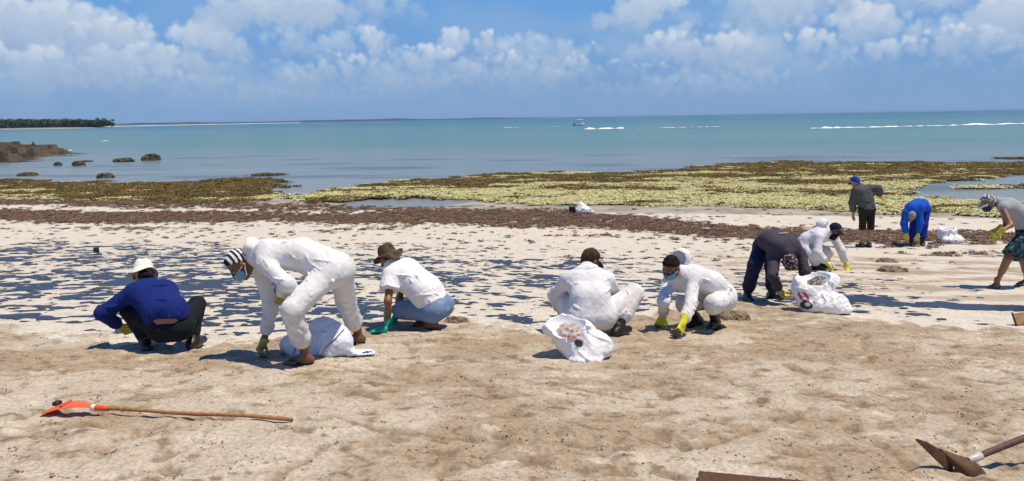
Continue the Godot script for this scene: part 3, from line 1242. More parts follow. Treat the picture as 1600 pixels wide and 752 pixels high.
func folds(f: Field, amp: float) -> void:
	f.rough(nB, amp * 0.55, Vector3(1.4, 1.4, 1.4))
	f.crease(nW, amp * 0.25, Basis.from_scale(Vector3(1.5, 0.35, 0.8)) * Basis(Vector3(0.3, 0.2, 0.93).normalized(), 0.75))
	f.crease(nW, amp * 0.2, Basis.from_scale(Vector3(1.9, 0.4, 1.0)) * Basis(Vector3(0.5, 0.3, 0.81).normalized(), -0.9))


func pleats(f: Field, J: Dictionary, r: float, arms: float, legs: float, body_folds: int) -> void:
	# folds of loose cloth: rings at the bent joints, long slanting ones along limbs and trunk
	var g := RandomNumberGenerator.new()
	g.seed = int(J.at.x * 1000.0) + 977
	for s in ["l", "r"]:
		if arms > 0.0:
			for i in 10:
				var t := g.randf()
				var p := g.randf() * TAU
				var e := minf(1.0, arms) if arms < 1.0 else 1.0
				f.pleat(J["s" + s], J["e" + s], t * e, minf(t + g.randf_range(0.1, 0.5), e), p, p + g.randf_range(-1.1, 1.1), r * g.randf_range(0.6, 1.1), 0.14)
			if arms > 1.0:
				for i in 10:
					var t := g.randf() * 0.75
					var p := g.randf() * TAU
					f.pleat(J["e" + s], J["w" + s], t, t + g.randf_range(0.0, 0.3), p, p + g.randf_range(-1.5, 1.5), r * g.randf_range(0.5, 1.0), 0.13)
		if legs > 0.0:
			for i in 11:
				var t := g.randf_range(0.1, 0.95)
				var p := g.randf() * TAU
				f.pleat(J["h" + s], J["k" + s], t, minf(t + g.randf_range(-0.1, 0.4), 1.0), p, p + g.randf_range(-1.3, 1.3), r * g.randf_range(0.6, 1.25), 0.2)
			if legs > 1.0:
				for i in 13:
					var t := g.randf_range(0.0, 0.7)
					var p := g.randf() * TAU
					f.pleat(J["k" + s], J["a" + s], t, t + g.randf_range(-0.05, 0.25), p, p + g.randf_range(-1.6, 1.6), r * g.randf_range(0.5, 1.1), 0.16)
	for i in body_folds:
		var t := g.randf_range(0.0, 0.85)
		var p := g.randf() * TAU
		f.pleat(J.pv, J.ch, t, t + g.randf_range(0.0, 0.35), p, p + g.randf_range(-0.8, 0.8), r * g.randf_range(0.5, 1.1), 0.23)
	for i in body_folds / 2:
		var t := g.randf_range(-0.1, 0.6)
		var p := g.randf() * TAU
		f.pleat(J.pv, J.ws, t, t + g.randf_range(0.25, 0.6), p, p + g.randf_range(-0.25, 0.25), r * g.randf_range(0.5, 0.9), 0.23)


func top(root: Node3D, J: Dictionary, called: String, c: Color, arms: float, off: float, from: float, wrinkle := 0.009, cell := 0.0135, loose := 0.012) -> void:
	var e := bounds(J, 0.2)
	var f := Field.new(e[0], e[1], cell)
	trunk(f, J, off, from, true, 0.06)
	if arms > 0.0:
		for s in ["l", "r"]:
			arm(f, J, s, off, arms, 0.03, loose)
	folds(f, wrinkle)
	pleats(f, J, wrinkle * 0.8, arms, 0.0, 20)
	if J.has("bare"):
		f.ellipsoid(J.bare, Vector3(0.125, 0.024, 0.085), Basis.IDENTITY, 0.01, true)
	var S := Shape.new()
	S.field(f, mottled(c, c * 0.85, 3.0, 0.15))
	put(called, S.mesh(), M.cloth, root)


func bottoms(root: Node3D, J: Dictionary, called: String, tint: Callable, legs: float, off: float, wrinkle := 0.008, cell := 0.0135, loose := 0.012, rise := 0.45) -> void:
	var e := bounds(J, 0.2)
	var f := Field.new(e[0], e[1], cell)
	hip_block(f, J, off, 0.05, rise)
	for s in ["l", "r"]:
		leg(f, J, s, off, legs, 0.03, loose)
	folds(f, wrinkle)
	pleats(f, J, wrinkle * 1.1, 0.0, legs, 6)
	if J.has("bare"):
		f.ellipsoid(J.bare, Vector3(0.125, 0.024, 0.085), Basis.IDENTITY, 0.01, true)
	var S := Shape.new()
	S.field(f, tint)
	put(called, S.mesh(), M.cloth, root)


func shoe(root: Node3D, J: Dictionary, s: String, called: String, c: Color, high: float) -> void:
	var a: Vector3 = J["a" + s]
	var k: Vector3 = J["k" + s]
	var t: Vector3 = J["t" + s]
	var d := t - a
	d.y = 0.0
	d = d.normalized()
	var low := a.y - 0.095
	var f := Field.new(a - Vector3(0.34, 0.16, 0.34), a + Vector3(0.34, 0.34, 0.34), 0.010)
	var heel := Vector3(a.x, low + 0.042, a.z) - d * 0.045
	f.capsule(heel, heel + d * 0.11, 0.042, 0.044, 0.03)
	f.capsule(heel + d * 0.09, heel + d * 0.215 - Vector3(0, 0.006, 0), 0.045, 0.036, 0.03)
	f.capsule(a + (k - a).normalized() * high, Vector3(a.x, low + 0.06, a.z), 0.056, 0.050, 0.035, true)
	f.rough(nF, 0.004)
	f.plane(Vector3(0, low + 0.002, 0), Vector3.DOWN)
	var S := Shape.new()
	S.field(f, func(p: Vector3, _n): return c * 0.5 if p.y < low + 0.018 else c)
	put(called, S.mesh(), M.rubber, root)


func sandal(root: Node3D, J: Dictionary, s: String, sole: Color, strap: Color) -> void:
	var a: Vector3 = J["a" + s]
	var t: Vector3 = J["t" + s]
	var d := t - a
	d.y = 0.0
	d = d.normalized()
	var x := d.cross(Vector3.UP)
	var low := a.y - 0.095
	var S := Shape.new()
	var rows := [[], [], [], []]
	for i in 20:
		var g := TAU * i / 20.0
		var l := 0.068 + 0.135 * cos(g)
		var w := sin(g) * (0.046 + 0.012 * cos(g))
		var p := Vector3(a.x, low - 0.008, a.z) + d * l - x * w
		rows[0].append(Vector3(a.x, low - 0.008, a.z) + d * 0.068)
		rows[1].append(p)
		rows[2].append(p + Vector3(0, 0.018, 0))
		rows[3].append(Vector3(a.x, low + 0.01, a.z) + d * 0.068)
	S.grid(rows, true, plain(sole))
	var base := put("sandal", S.mesh(), M.rubber, root)
	var T := Shape.new()
	var toe := Vector3(a.x, low + 0.03, a.z) + d * 0.155
	for q in [-1.0, 1.0]:
		T.tube([toe, toe - d * 0.05 + x * 0.026 * q + Vector3(0, 0.024, 0), toe - d * 0.115 + x * 0.046 * q - Vector3(0, 0.012, 0)], [0.006, 0.008, 0.007], 6, strap)
	put("strap", T.mesh(), M.rubber, base)


func lathe_hat(root: Node3D, J: Dictionary, called: String, tint: Callable, brim: float, droop: float, wave: float, tilt := Vector3.ZERO, tall := 0.105, wide := 1.0) -> void:
	# a soft hat: rounded crown and a wavy brim, with some thickness
	var B := frame(J.f, J.u + tilt)
	var c: Vector3 = J.hd + B.y * 0.045 - B.z * 0.008
	var prof := [[0.0, tall], [0.045, tall - 0.003], [0.072, tall - 0.016], [0.086, tall - 0.042], [0.094, 0.02], [0.099, 0.0], [0.10 + brim * 0.5, -droop * 0.3], [0.10 + brim, -droop], [0.10 + brim - 0.002, -droop - 0.005], [0.10 + brim * 0.5, -droop * 0.3 - 0.005], [0.094, -0.006], [0.088, 0.02], [0.06, tall - 0.03], [0.0, tall - 0.01]]
	var rows := []
	for k in range(prof.size() - 1, -1, -1):
		var ring := []
		for i in 40:
			var g := TAU * i / 40.0
			var r: float = prof[k][0] * wide
			var out := maxf(0.0, (r - 0.098) / maxf(brim, 0.01))
			var y: float = prof[k][1] + wave * out * (sin(g * 2.0 + 0.6) + 0.5 * sin(g * 3.0 + 2.0)) + 0.006 * sin(g * 5.0) * (1.0 - out) * float(r > 0.03)
			ring.append(c + B * Vector3(r * 0.92 * cos(g), y, r * 1.06 * sin(g)))
		rows.append(ring)
	var S := Shape.new()
	S.grid(rows, true, tint)
	put(called, S.mesh(), M.cloth, root)


func skull_cap(root: Node3D, J: Dictionary, called: String, tint: Callable, front: float, grow: float, visor := 0.0, visor_color := Color.BLACK, back := false, m: Material = null) -> void:
	# hair, a close cap or a beanie: a shell over the skull, cut along a slanting line
	var B := frame(J.f, J.u)
	var c: Vector3 = J.hd
	var f := Field.new(c - Vector3.ONE * 0.17, c + Vector3.ONE * 0.17, 0.0065)
	f.ellipsoid(c + B.y * 0.030 - B.z * 0.012, Vector3(0.078, 0.094, 0.098) + Vector3.ONE * grow, B, 0.01)
	f.capsule(c - B.y * 0.02 - B.z * 0.05, c - B.y * 0.05 - B.z * 0.05, 0.05 + grow, 0.045 + grow, 0.03)
	f.plane(c + B.y * 0.066 + B.z * 0.045, (B.z * 0.75 - B.y * front).normalized())
	f.rough(nF, 0.010 if called == "hair" else 0.004, Vector3(1.6, 1.6, 1.6) if called == "hair" else Vector3.ONE)
	var S := Shape.new()
	S.field(f, tint)
	var cap := put(called, S.mesh(), m if m else M.cloth, root)
	if visor > 0.0:
		var V := Shape.new()
		var rows := [[], [], [], []]
		var z := -1.0 if back else 1.0
		for i in 13:
			var g := lerpf(-1.15, 1.15, i / 12.0)
			for k in 4:
				var r := 0.0 if k in [0, 3] else visor * cos(g * 0.8)
				var y := 0.042 - 0.018 * g * g - r * 0.35 + (0.005 if k < 2 else 0.0)
				rows[k].append(c + B * Vector3(sin(g) * 0.086, y, z * (cos(g) * 0.098 + r)))
		V.grid(rows, false, plain(visor_color))
		put("visor", V.mesh(), M.cloth, cap)


func mask(root: Node3D, J: Dictionary, c: Color) -> void:
	var B := frame(J.f, J.u)
	var o: Vector3 = J.hd
	var rows := []
	for shell in 2:
		for k in 9:
			var row := []
			var kk := k if shell == 0 else 8 - k
			var y := lerpf(-0.012, -0.100, kk / 8.0)
			for i in 15:
				var g := lerpf(-1.2, 1.2, i / 14.0)
				var r := (0.103 if shell == 0 else 0.097) + 0.018 * exp(-g * g * 5.0) * (1.0 - absf(kk - 2.5) / 6.0) + 0.0018 * sin(kk * PI)
				r -= 0.02 * smoothstep(0.6, 1.0, kk / 8.0)
				row.append(o + B * Vector3(sin(g) * r * 0.74, y + 0.004 * absf(g), cos(g) * r + 0.004))
			rows.append(row)
	var S := Shape.new()
	S.grid(rows, false, plain(c))
	var cover := put("face_mask", S.mesh(), M.cloth, root)
	for s in [-1.0, 1.0]:
		for y in [-0.018, -0.085]:
			var T := Shape.new()
			T.tube([o + B * Vector3(0.070 * s, y, 0.042), o + B * Vector3(0.083 * s, lerpf(y, -0.012, 0.5), 0.012), o + B * Vector3(0.084 * s, lerpf(y, -0.012, 0.9), -0.026)], [0.003, 0.003, 0.003], 5, Color(0.75, 0.75, 0.75))
			put("ear_loop", T.mesh(), M.cloth, cover)


func hood(root: Node3D, c: Vector3, r: Vector3, B: Basis, col: Color, open: Vector3) -> void:
	var f := Field.new(c - Vector3.ONE * 0.26, c + Vector3.ONE * 0.26, 0.011)
	f.ellipsoid(c, r, B, 0.02)
	folds(f, 0.016)
	f.ellipsoid(c + open * 0.07, r * 0.72, B, 0.015, true)
	var S := Shape.new()
	S.field(f, mottled(col, col * Color(0.88, 0.87, 0.84), 5.0, 0.1))
	put("hood", S.mesh(), M.cloth, root)


func person(J: Dictionary, label: String, group := "people picking oil lumps off the beach") -> Node3D:
	var at: Vector3 = J.at
	at.y = minf(ground_y(at.x, at.z), at.y + 0.02)
	return thing("person", label, "person", at, 0.0, group)


func people() -> void:
	var P := poses()
	var white := Color(0.69, 0.69, 0.71)
	var J: Dictionary
	var r: Node3D
	# squatting in blue, back to the viewer
	J = P.blue_squat
	J["bare"] = J.pv + Vector3(0.015, 0.075, 0.135)
	r = person(J, "person in a white sun hat, blue long-sleeved top and black trousers, squatting")
	body(r, J, Color(0.30, 0.15, 0.09), 0.017, false)
	bottoms(r, J, "trousers", plain(Color(0.011, 0.012, 0.017)), 1.95, 0.010, 0.008, 0.0135, 0.006, 0.02)
	top(r, J, "long_sleeved_top", Color(0.009, 0.022, 0.150), 1.95, 0.020, 0.42, 0.012, 0.0135, 0.006)
	lathe_hat(r, J, "sun_hat", plain(Color(0.72, 0.70, 0.64)), 0.036, 0.03, 0.016, Vector3(0, 0, 0.15))
	var band := Shape.new()
	var B := frame(J.f, J.u)
	band.tube([J.nk + B.x * 0.04, J.nk + B.y * 0.05 - B.z * 0.05, J.hd - B.y * 0.02 - B.z * 0.07], [0.035, 0.05, 0.055], 10, Color(0.012, 0.010, 0.010))
	put("neck_cloth", band.mesh(), M.cloth, r)
	for s in ["l", "r"]:
		glove(r, J, s, Vector3(0.3, -0.2, -0.9), 0.55, Color(0.62, 0.52, 0.05))
		shoe(r, J, s, "boot", Color(0.012, 0.011, 0.011), 0.10)
	# bending in white, striped bandana
	J = P.striped_bend
	r = person(J, "person in white coverall, sandals and black-striped cap, bent double over a bluish sack")
	body(r, J, Color(0.15, 0.068, 0.038))
	coverall(r, J, white, "coverall", 0.017, 0.0105, 1.84, 1.80, 0.008)
	B = frame(J.f, J.u)
	var ax := (B.z * 0.75 + B.y * 0.45 + B.x * 0.3).normalized()
	var hc: Vector3 = J.hd
	skull_cap(r, J, "striped_cap", func(p: Vector3, _n): return Color(0.74, 0.74, 0.75) if sin((p - hc).dot(ax) * TAU / 0.036) > 0.1 else Color(0.012, 0.012, 0.014), 0.95, 0.012)
	mask(r, J, Color(0.16, 0.34, 0.45))
	hood(r, J.nk + Vector3(-0.02, 0.085, 0.0), Vector3(0.075, 0.075, 0.10), Basis.IDENTITY, white, Vector3(-0.7, 0.3, 0.2))
	glove(r, J, "r", Vector3(0.5, -0.3, 0.3), 0.75, Color(0.30, 0.27, 0.08), Color(0.06, 0.055, 0.025), 0.02)
	glove(r, J, "l", Vector3(0, -0.3, -1), 0.6, Color(0.30, 0.27, 0.08))
	for s in ["l", "r"]:
		sandal(r, J, s, Color(0.10, 0.045, 0.028), Color(0.03, 0.015, 0.012))
	# squatting in white tee and jeans shorts
	J = P.tee_squat
	r = person(J, "person in white T-shirt, denim shorts and brown bucket hat, squatting with teal gloves")
	body(r, J, Color(0.20, 0.085, 0.042))
	bottoms(r, J, "denim_shorts", mottled(Color(0.15, 0.23, 0.38), Color(0.30, 0.38, 0.50), 6.0, 0.05), 0.92, 0.020, 0.012)
	top(r, J, "t_shirt", Color(0.73, 0.73, 0.76), 0.58, 0.030, 0.22, 0.013, 0.0135, 0.022)
	lathe_hat(r, J, "bucket_hat", mottled(Color(0.10, 0.075, 0.042), Color(0.03, 0.022, 0.013), 16.0, -0.05), 0.062, 0.035, 0.03, Vector3(0.1, 0, 0.1))
	skull_cap(r, J, "hair", plain(Color(0.012, 0.009, 0.008)), 0.5, 0.002)
	for s in ["l", "r"]:
		glove(r, J, s, Vector3(-0.6, -0.6, 0.1), 0.45, Color(0.0, 0.30, 0.21), Color(-1, 0, 0), 0.10)
		sandal(r, J, s, Color(0.03, 0.02, 0.016), Color(0.02, 0.015, 0.012))
	# squatting in white, back to the viewer
	J = P.mid_squat
	r = person(J, "person in white coverall and brown cap, squatting with their back turned behind an open sack")
	body(r, J, Color(0.13, 0.06, 0.035), 0.017, false)
	coverall(r, J, white, "coverall", 0.016, 0.0105, 1.9, 1.80, 0.017)
	skull_cap(r, J, "brown_cap", mottled(Color(0.055, 0.030, 0.022), Color(0.03, 0.018, 0.014), 12.0), 0.6, 0.008, 0.075, Color(0.03, 0.02, 0.016))
	hood(r, J.nk + Vector3(-0.02, 0.02, 0.07), Vector3(0.13, 0.055, 0.07), Basis(Vector3.BACK, 0.15), white, Vector3(0, 0.5, -0.6))
	for s in ["l", "r"]:
		glove(r, J, s, Vector3(0.5, -0.2, -0.8), 0.5, Color(0.015, 0.014, 0.013))
		shoe(r, J, s, "boot", Color(0.014, 0.013, 0.013), 0.12)
	# kneeling in white, yellow gloves, facing the viewer
	var line := Shape.new()
	var path := []
	var radii := []
	for i in 9:
		var t := i / 8.0
		var p: Vector3 = J.pv.lerp(J.ws, t * 2.0) if t < 0.5 else J.ws.lerp(J.nk, t * 2.0 - 1.0)
		path.append(p + Vector3(0.0, 0.05, 0.132 - 0.02 * t))
		radii.append(0.004)
	line.tube(path, radii, 6, white * 0.9)
	put("back_seam", line.mesh(), M.cloth, r)
	J = P.glove_kneel
	r = person(J, "dark-haired person in white coverall, blue mask and yellow gloves, crouching on both hands")
	body(r, J, Color(0.15, 0.068, 0.040), 0.017, false)
	coverall(r, J, white, "coverall", 0.016, 0.0105, 1.93, 1.32, 0.011, 0.016)
	skull_cap(r, J, "hair", plain(Color(0.014, 0.009, 0.007)), 0.9, 0.002)
	mask(r, J, Color(0.17, 0.40, 0.55))
	hood(r, J.nk + Vector3(0.02, 0.14, -0.09), Vector3(0.10, 0.10, 0.09), Basis.IDENTITY, white, Vector3(-0.5, 0.0, 0.6))
	for s in ["l", "r"]:
		glove(r, J, s, Vector3(-0.3, -0.5, 0.3), 0.55, Color(0.72, 0.68, 0.03), Color(0.09, 0.075, 0.03), 0.085)
		shoe(r, J, s, "boot", Color(0.013, 0.012, 0.012), 0.29)
	# bending in dark purple over a sack
	J = P.purple_bend
	r = person(J, "person in dark purple top, navy trousers and black boots, bent over an open sack")
	body(r, J, Color(0.10, 0.045, 0.028), 0.018, false)
	bottoms(r, J, "trousers", plain(Color(0.020, 0.023, 0.055)), 1.9, 0.018, 0.010, 0.015, 0.02)
	top(r, J, "long_sleeved_top", Color(0.060, 0.052, 0.075), 1.93, 0.018, 0.15, 0.013, 0.014, 0.004)
	hc = J.hd
	skull_cap(r, J, "patterned_headscarf", func(p: Vector3, _n):
		var n := nF.get_noise_3d(p.x * 1.6, p.y * 1.6, p.z * 1.6)
		return Color(0.42, 0.33, 0.31) if n > 0.28 else Color(0.075, 0.045, 0.045) if n > -0.15 else Color(0.02, 0.014, 0.016), 0.35, 0.012)
	var lg := Shape.new()
	var back: Vector3 = J.ws.lerp(J.ch, 0.75) + Vector3(0.02, 0.145, 0.03)
	for i in 5:
		lg.box(back + Vector3((i - 2) * 0.026, -absf(i - 2.0) * 0.002, 0.012 * sin(i * 1.3)), Vector3(0.02, 0.006, 0.02 + 0.01 * (i % 2)), Basis(Vector3.RIGHT, 0.3), Color(0.42, 0.36, 0.30), 0.001)
	put("shirt_print", lg.mesh(), M.cloth, r)
	for s in ["l", "r"]:
		glove(r, J, s, Vector3(0.4, -0.4, 0.4), 0.5, Color(0.50, 0.43, 0.04) if s == "r" else Color(0.012, 0.012, 0.014), Color(-1, 0, 0), 0.09)
		shoe(r, J, s, "boot", Color(0.013, 0.012, 0.013), 0.17)
	# kneeling in white with a dark cap
	J = P.cap_kneel
	r = person(J, "person in white hooded coverall and navy cap, kneeling behind the purple-clad person")
	body(r, J, Color(0.12, 0.055, 0.035), 0.019, false)
	coverall(r, J, white * 0.96, "coverall", 0.014, 0.016, 1.9, 1.75, 0.02)
	skull_cap(r, J, "navy_cap", plain(Color(0.012, 0.015, 0.036)), 0.7, 0.012, 0.08, Color(0.012, 0.014, 0.03))
	var scarf := Shape.new()
	B = frame(J.f, J.u)
	scarf.tube([J.hd + B.z * 0.05 - B.y * 0.03, J.hd - B.y * 0.12 + B.z * 0.035, J.nk + B.z * 0.05 - B.y * 0.06], [0.062, 0.07, 0.05], 12, Color(0.012, 0.014, 0.03))
	put("neck_cloth", scarf.mesh(), M.cloth, r)
	hood(r, J.nk + Vector3(-0.06, 0.10, -0.03), Vector3(0.12, 0.11, 0.11), Basis.IDENTITY, white, Vector3(0.6, 0.1, 0.3))
	for s in ["l", "r"]:
		glove(r, J, s, Vector3(0.3, -0.6, 0.3), 0.4, Color(0.66, 0.55, 0.03), Color(-1, 0, 0), 0.08)
		shoe(r, J, s, "boot", Color(0.015, 0.013, 0.012), 0.10)
	# standing in a grey jacket
	J = P.gray_stand
	r = person(J, "person standing in grey jacket, dark knee-length trousers and blue cap, holding up a glove")
	body(r, J, Color(0.33, 0.18, 0.11), 0.02, false)
	bottoms(r, J, "short_trousers", plain(Color(0.022, 0.018, 0.015)), 1.22, 0.008, 0.008, 0.016, 0.016)
	top(r, J, "grey_jacket", Color(0.072, 0.079, 0.086), 1.85, 0.030, -0.2, 0.014, 0.016, 0.015)
	skull_cap(r, J, "blue_cap", plain(Color(0.012, 0.045, 0.27)), 0.7, 0.012, 0.07, Color(0.010, 0.03, 0.16))
	glove(r, J, "r", Vector3(0, -0.6, -0.6), 0.2, Color(0.55, 0.34, 0.03), Color(-1, 0, 0), 0.16)
	glove(r, J, "l", Vector3(0.5, 0, 0.5), 0.3, Color(0.40, 0.28, 0.04))
	for s in ["l", "r"]:
		shoe(r, J, s, "shoe", Color(0.014, 0.012, 0.012), 0.03)
	# bending in bright blue
	J = P.blue_bend
	r = person(J, "person in bright blue long-sleeved clothes and grey cap, bent forward with yellow gloves")
	body(r, J, Color(0.25, 0.12, 0.07), 0.02, false)
	bottoms(r, J, "trousers", plain(Color(0.012, 0.030, 0.20)), 1.85, 0.02, 0.010, 0.018, 0.02)
	top(r, J, "blue_top", Color(0.010, 0.085, 0.50), 1.9, 0.03, 0.1, 0.012, 0.016)
	skull_cap(r, J, "grey_cap", plain(Color(0.23, 0.23, 0.24)), 0.5, 0.010, 0.06, Color(0.16, 0.16, 0.17))
	for s in ["l", "r"]:
		glove(r, J, s, Vector3(0, -0.2, -1), 0.3, Color(0.62, 0.52, 0.05), Color(-1, 0, 0), 0.10)
		shoe(r, J, s, "boot", Color(0.012, 0.012, 0.014), 0.16)
	# walking in from the right
	J = P.shorts_walk
	r = person(J, "bare-armed person in grey tank top and patterned swim shorts, striding with head lowered")
	body(r, J, Color(0.24, 0.11, 0.062), 0.015)
	bottoms(r, J, "swim_shorts", func(p: Vector3, _n):
		var n := nF.get_noise_3d(p.x * 0.9, p.y * 0.9, p.z * 0.9)
		return Color(0.06, 0.16, 0.18) if n > 0.3 else Color(0.012, 0.045, 0.065) if n > -0.1 else Color(0.012, 0.016, 0.03), 0.85, 0.026, 0.012, 0.014, 0.03)
	top(r, J, "tank_top", Color(0.31, 0.33, 0.36), 0.0, 0.018, 0.05, 0.012)
	skull_cap(r, J, "camouflage_cap", func(p: Vector3, _n):
		var n := nF.get_noise_3d(p.x * 1.5, p.y * 1.5, p.z * 1.5)
		return Color(0.55, 0.55, 0.52) if n > 0.02 else Color(0.10, 0.11, 0.10), 0.8, 0.012, 0.07, Color(0.40, 0.40, 0.38))
	mask(r, J, Color(0.03, 0.045, 0.10))
	for s in ["l", "r"]:
		glove(r, J, s, Vector3(0.2, -0.7, -0.3), 0.5, Color(0.48, 0.38, 0.03), Color(-1, 0, 0), 0.07)
		sandal(r, J, s, Color(0.10, 0.06, 0.04), Color(0.05, 0.03, 0.02))


# Joints of each figure in metres from the point on the sand where it stands (y up, z towards the viewer).
func poses() -> Dictionary:
	var p := {}
	p.blue_squat = {"at": Vector3(-2.991, 1.284, -6.754), "f": Vector3(-0.250, -0.600, -0.750), "u": Vector3(-0.150, 0.780, -0.600)}
	p.blue_squat.merge({"pv": Vector3(0.038, 0.227, 0.020), "hl": Vector3(-0.046, 0.217, 0.020), "hr": Vector3(0.117, 0.221, 0.000), "ws": Vector3(0.005, 0.369, 0.020)})
	p.blue_squat.merge({"ch": Vector3(-0.161, 0.479, -0.130), "nk": Vector3(-0.229, 0.547, -0.220), "hd": Vector3(-0.305, 0.613, -0.300), "sl": Vector3(-0.328, 0.493, -0.130)})
	p.blue_squat.merge({"sr": Vector3(-0.039, 0.507, -0.150), "el": Vector3(-0.574, 0.338, -0.055), "wl": Vector3(-0.533, 0.174, -0.240), "fl": Vector3(-0.473, 0.114, -0.270)})
	p.blue_squat.merge({"er": Vector3(-0.166, 0.270, -0.420), "wr": Vector3(-0.367, 0.089, -0.550), "fr": Vector3(-0.417, 0.019, -0.600), "kl": Vector3(-0.402, 0.329, -0.173)})
	p.blue_squat.merge({"al": Vector3(-0.198, 0.093, -0.020), "tl": Vector3(-0.258, 0.033, -0.190), "kr": Vector3(0.112, 0.323, -0.407), "ar": Vector3(0.145, 0.073, -0.165)})
	p.blue_squat.merge({"tr": Vector3(0.175, 0.013, -0.345)})
	p.striped_bend = {"at": Vector3(-1.702, 1.298, -6.191), "f": Vector3(-0.500, -0.780, 0.380), "u": Vector3(-0.780, 0.600, 0.200)}
	p.striped_bend.merge({"hl": Vector3(0.217, 0.722, -0.200), "hr": Vector3(0.263, 0.694, -0.420), "pv": Vector3(0.235, 0.732, -0.310), "ws": Vector3(-0.019, 0.855, -0.300)})
	p.striped_bend.merge({"ch": Vector3(-0.291, 0.860, -0.300), "nk": Vector3(-0.418, 0.846, -0.300), "hd": Vector3(-0.522, 0.784, -0.270), "sl": Vector3(-0.272, 0.808, -0.120)})
	p.striped_bend.merge({"sr": Vector3(-0.438, 0.744, -0.480), "el": Vector3(-0.056, 0.678, 0.024), "wl": Vector3(-0.168, 0.560, -0.100), "fl": Vector3(-0.188, 0.470, -0.160)})
	p.striped_bend.merge({"er": Vector3(-0.342, 0.400, -0.429), "wr": Vector3(-0.386, 0.126, -0.339), "fr": Vector3(-0.436, 0.026, -0.309), "kl": Vector3(-0.017, 0.481, 0.100)})
	p.striped_bend.merge({"al": Vector3(0.024, 0.094, -0.067), "tl": Vector3(-0.176, 0.034, -0.037), "kr": Vector3(0.243, 0.365, -0.680), "ar": Vector3(0.286, 0.021, -0.914)})
	p.striped_bend.merge({"tr": Vector3(0.126, -0.039, -0.834)})
	p.tee_squat = {"at": Vector3(-0.813, 1.145, -7.852), "f": Vector3(-0.750, -0.500, -0.430), "u": Vector3(-0.430, 0.860, -0.250)}
	p.tee_squat.merge({"pv": Vector3(0.033, 0.237, -0.000), "hl": Vector3(0.002, 0.217, 0.080), "hr": Vector3(0.086, 0.218, -0.130), "ws": Vector3(-0.066, 0.404, -0.020)})
	p.tee_squat.merge({"ch": Vector3(-0.276, 0.555, -0.100), "nk": Vector3(-0.396, 0.633, -0.150), "hd": Vector3(-0.446, 0.697, -0.200), "sl": Vector3(-0.390, 0.565, 0.040)})
	p.tee_squat.merge({"sr": Vector3(-0.285, 0.593, -0.280), "el": Vector3(-0.404, 0.347, 0.215), "wl": Vector3(-0.433, 0.138, 0.122), "fl": Vector3(-0.443, 0.018, 0.142)})
	p.tee_squat.merge({"er": Vector3(-0.373, 0.242, -0.350), "wr": Vector3(-0.427, 0.036, -0.300), "fr": Vector3(-0.487, -0.064, -0.300), "kl": Vector3(-0.369, 0.183, -0.114)})
	p.tee_squat.merge({"al": Vector3(0.003, 0.103, 0.035), "tl": Vector3(-0.187, 0.053, 0.055), "kr": Vector3(-0.269, 0.172, -0.351), "ar": Vector3(-0.057, 0.087, -0.176)})
	p.tee_squat.merge({"tr": Vector3(-0.237, 0.037, -0.196)})
	p.mid_squat = {"at": Vector3(0.886, 1.126, -7.576), "f": Vector3(0.720, -0.500, -0.480), "u": Vector3(0.420, 0.800, -0.420)}
	p.mid_squat.merge({"pv": Vector3(-0.124, 0.206, 0.000), "hl": Vector3(-0.237, 0.201, 0.020), "hr": Vector3(-0.013, 0.204, 0.000), "ws": Vector3(-0.139, 0.377, -0.030)})
	p.mid_squat.merge({"ch": Vector3(-0.151, 0.506, -0.170), "nk": Vector3(-0.149, 0.606, -0.250), "hd": Vector3(-0.102, 0.679, -0.340), "sl": Vector3(-0.345, 0.520, -0.180)})
	p.mid_squat.merge({"sr": Vector3(0.046, 0.520, -0.180), "el": Vector3(-0.463, 0.330, -0.348), "wl": Vector3(-0.398, 0.130, -0.483), "fl": Vector3(-0.378, 0.030, -0.543)})
	p.mid_squat.merge({"er": Vector3(0.157, 0.308, -0.400), "wr": Vector3(0.076, 0.012, -0.650), "fr": Vector3(0.056, -0.088, -0.700), "kl": Vector3(-0.372, 0.291, -0.368)})
	p.mid_squat.merge({"al": Vector3(-0.302, 0.088, -0.121), "tl": Vector3(-0.362, 0.028, -0.291), "kr": Vector3(0.318, 0.364, -0.224), "ar": Vector3(0.121, 0.099, 0.028)})
	p.mid_squat.merge({"tr": Vector3(0.271, 0.039, -0.112)})
	p.glove_kneel = {"at": Vector3(2.033, 1.061, -8.060), "f": Vector3(-0.550, -0.580, 0.600), "u": Vector3(-0.280, 0.800, 0.520)}
	p.glove_kneel.merge({"pv": Vector3(0.111, 0.307, -0.100), "hl": Vector3(0.125, 0.289, 0.000), "hr": Vector3(0.063, 0.253, -0.220), "ws": Vector3(-0.036, 0.452, 0.000)})
	p.glove_kneel.merge({"ch": Vector3(-0.256, 0.537, 0.100), "nk": Vector3(-0.345, 0.607, 0.150), "hd": Vector3(-0.464, 0.683, 0.230), "sl": Vector3(-0.244, 0.535, 0.220)})
	p.glove_kneel.merge({"sr": Vector3(-0.449, 0.459, 0.000), "el": Vector3(-0.300, 0.357, 0.429), "wl": Vector3(-0.415, 0.218, 0.602), "fl": Vector3(-0.465, 0.128, 0.662)})
	p.glove_kneel.merge({"er": Vector3(-0.529, 0.332, 0.224), "wr": Vector3(-0.494, 0.142, 0.020), "fr": Vector3(-0.534, 0.042, 0.020), "kl": Vector3(-0.072, 0.338, 0.367)})
	p.glove_kneel.merge({"al": Vector3(0.053, 0.089, -0.002), "tl": Vector3(-0.047, 0.029, 0.148), "kr": Vector3(-0.275, 0.262, 0.030), "ar": Vector3(-0.099, 0.081, -0.144)})
	p.glove_kneel.merge({"tr": Vector3(-0.219, 0.021, -0.014)})
	p.purple_bend = {"at": Vector3(2.985, 0.878, -10.075), "f": Vector3(0.050, -0.950, -0.250), "u": Vector3(0.100, -0.220, 0.970)}
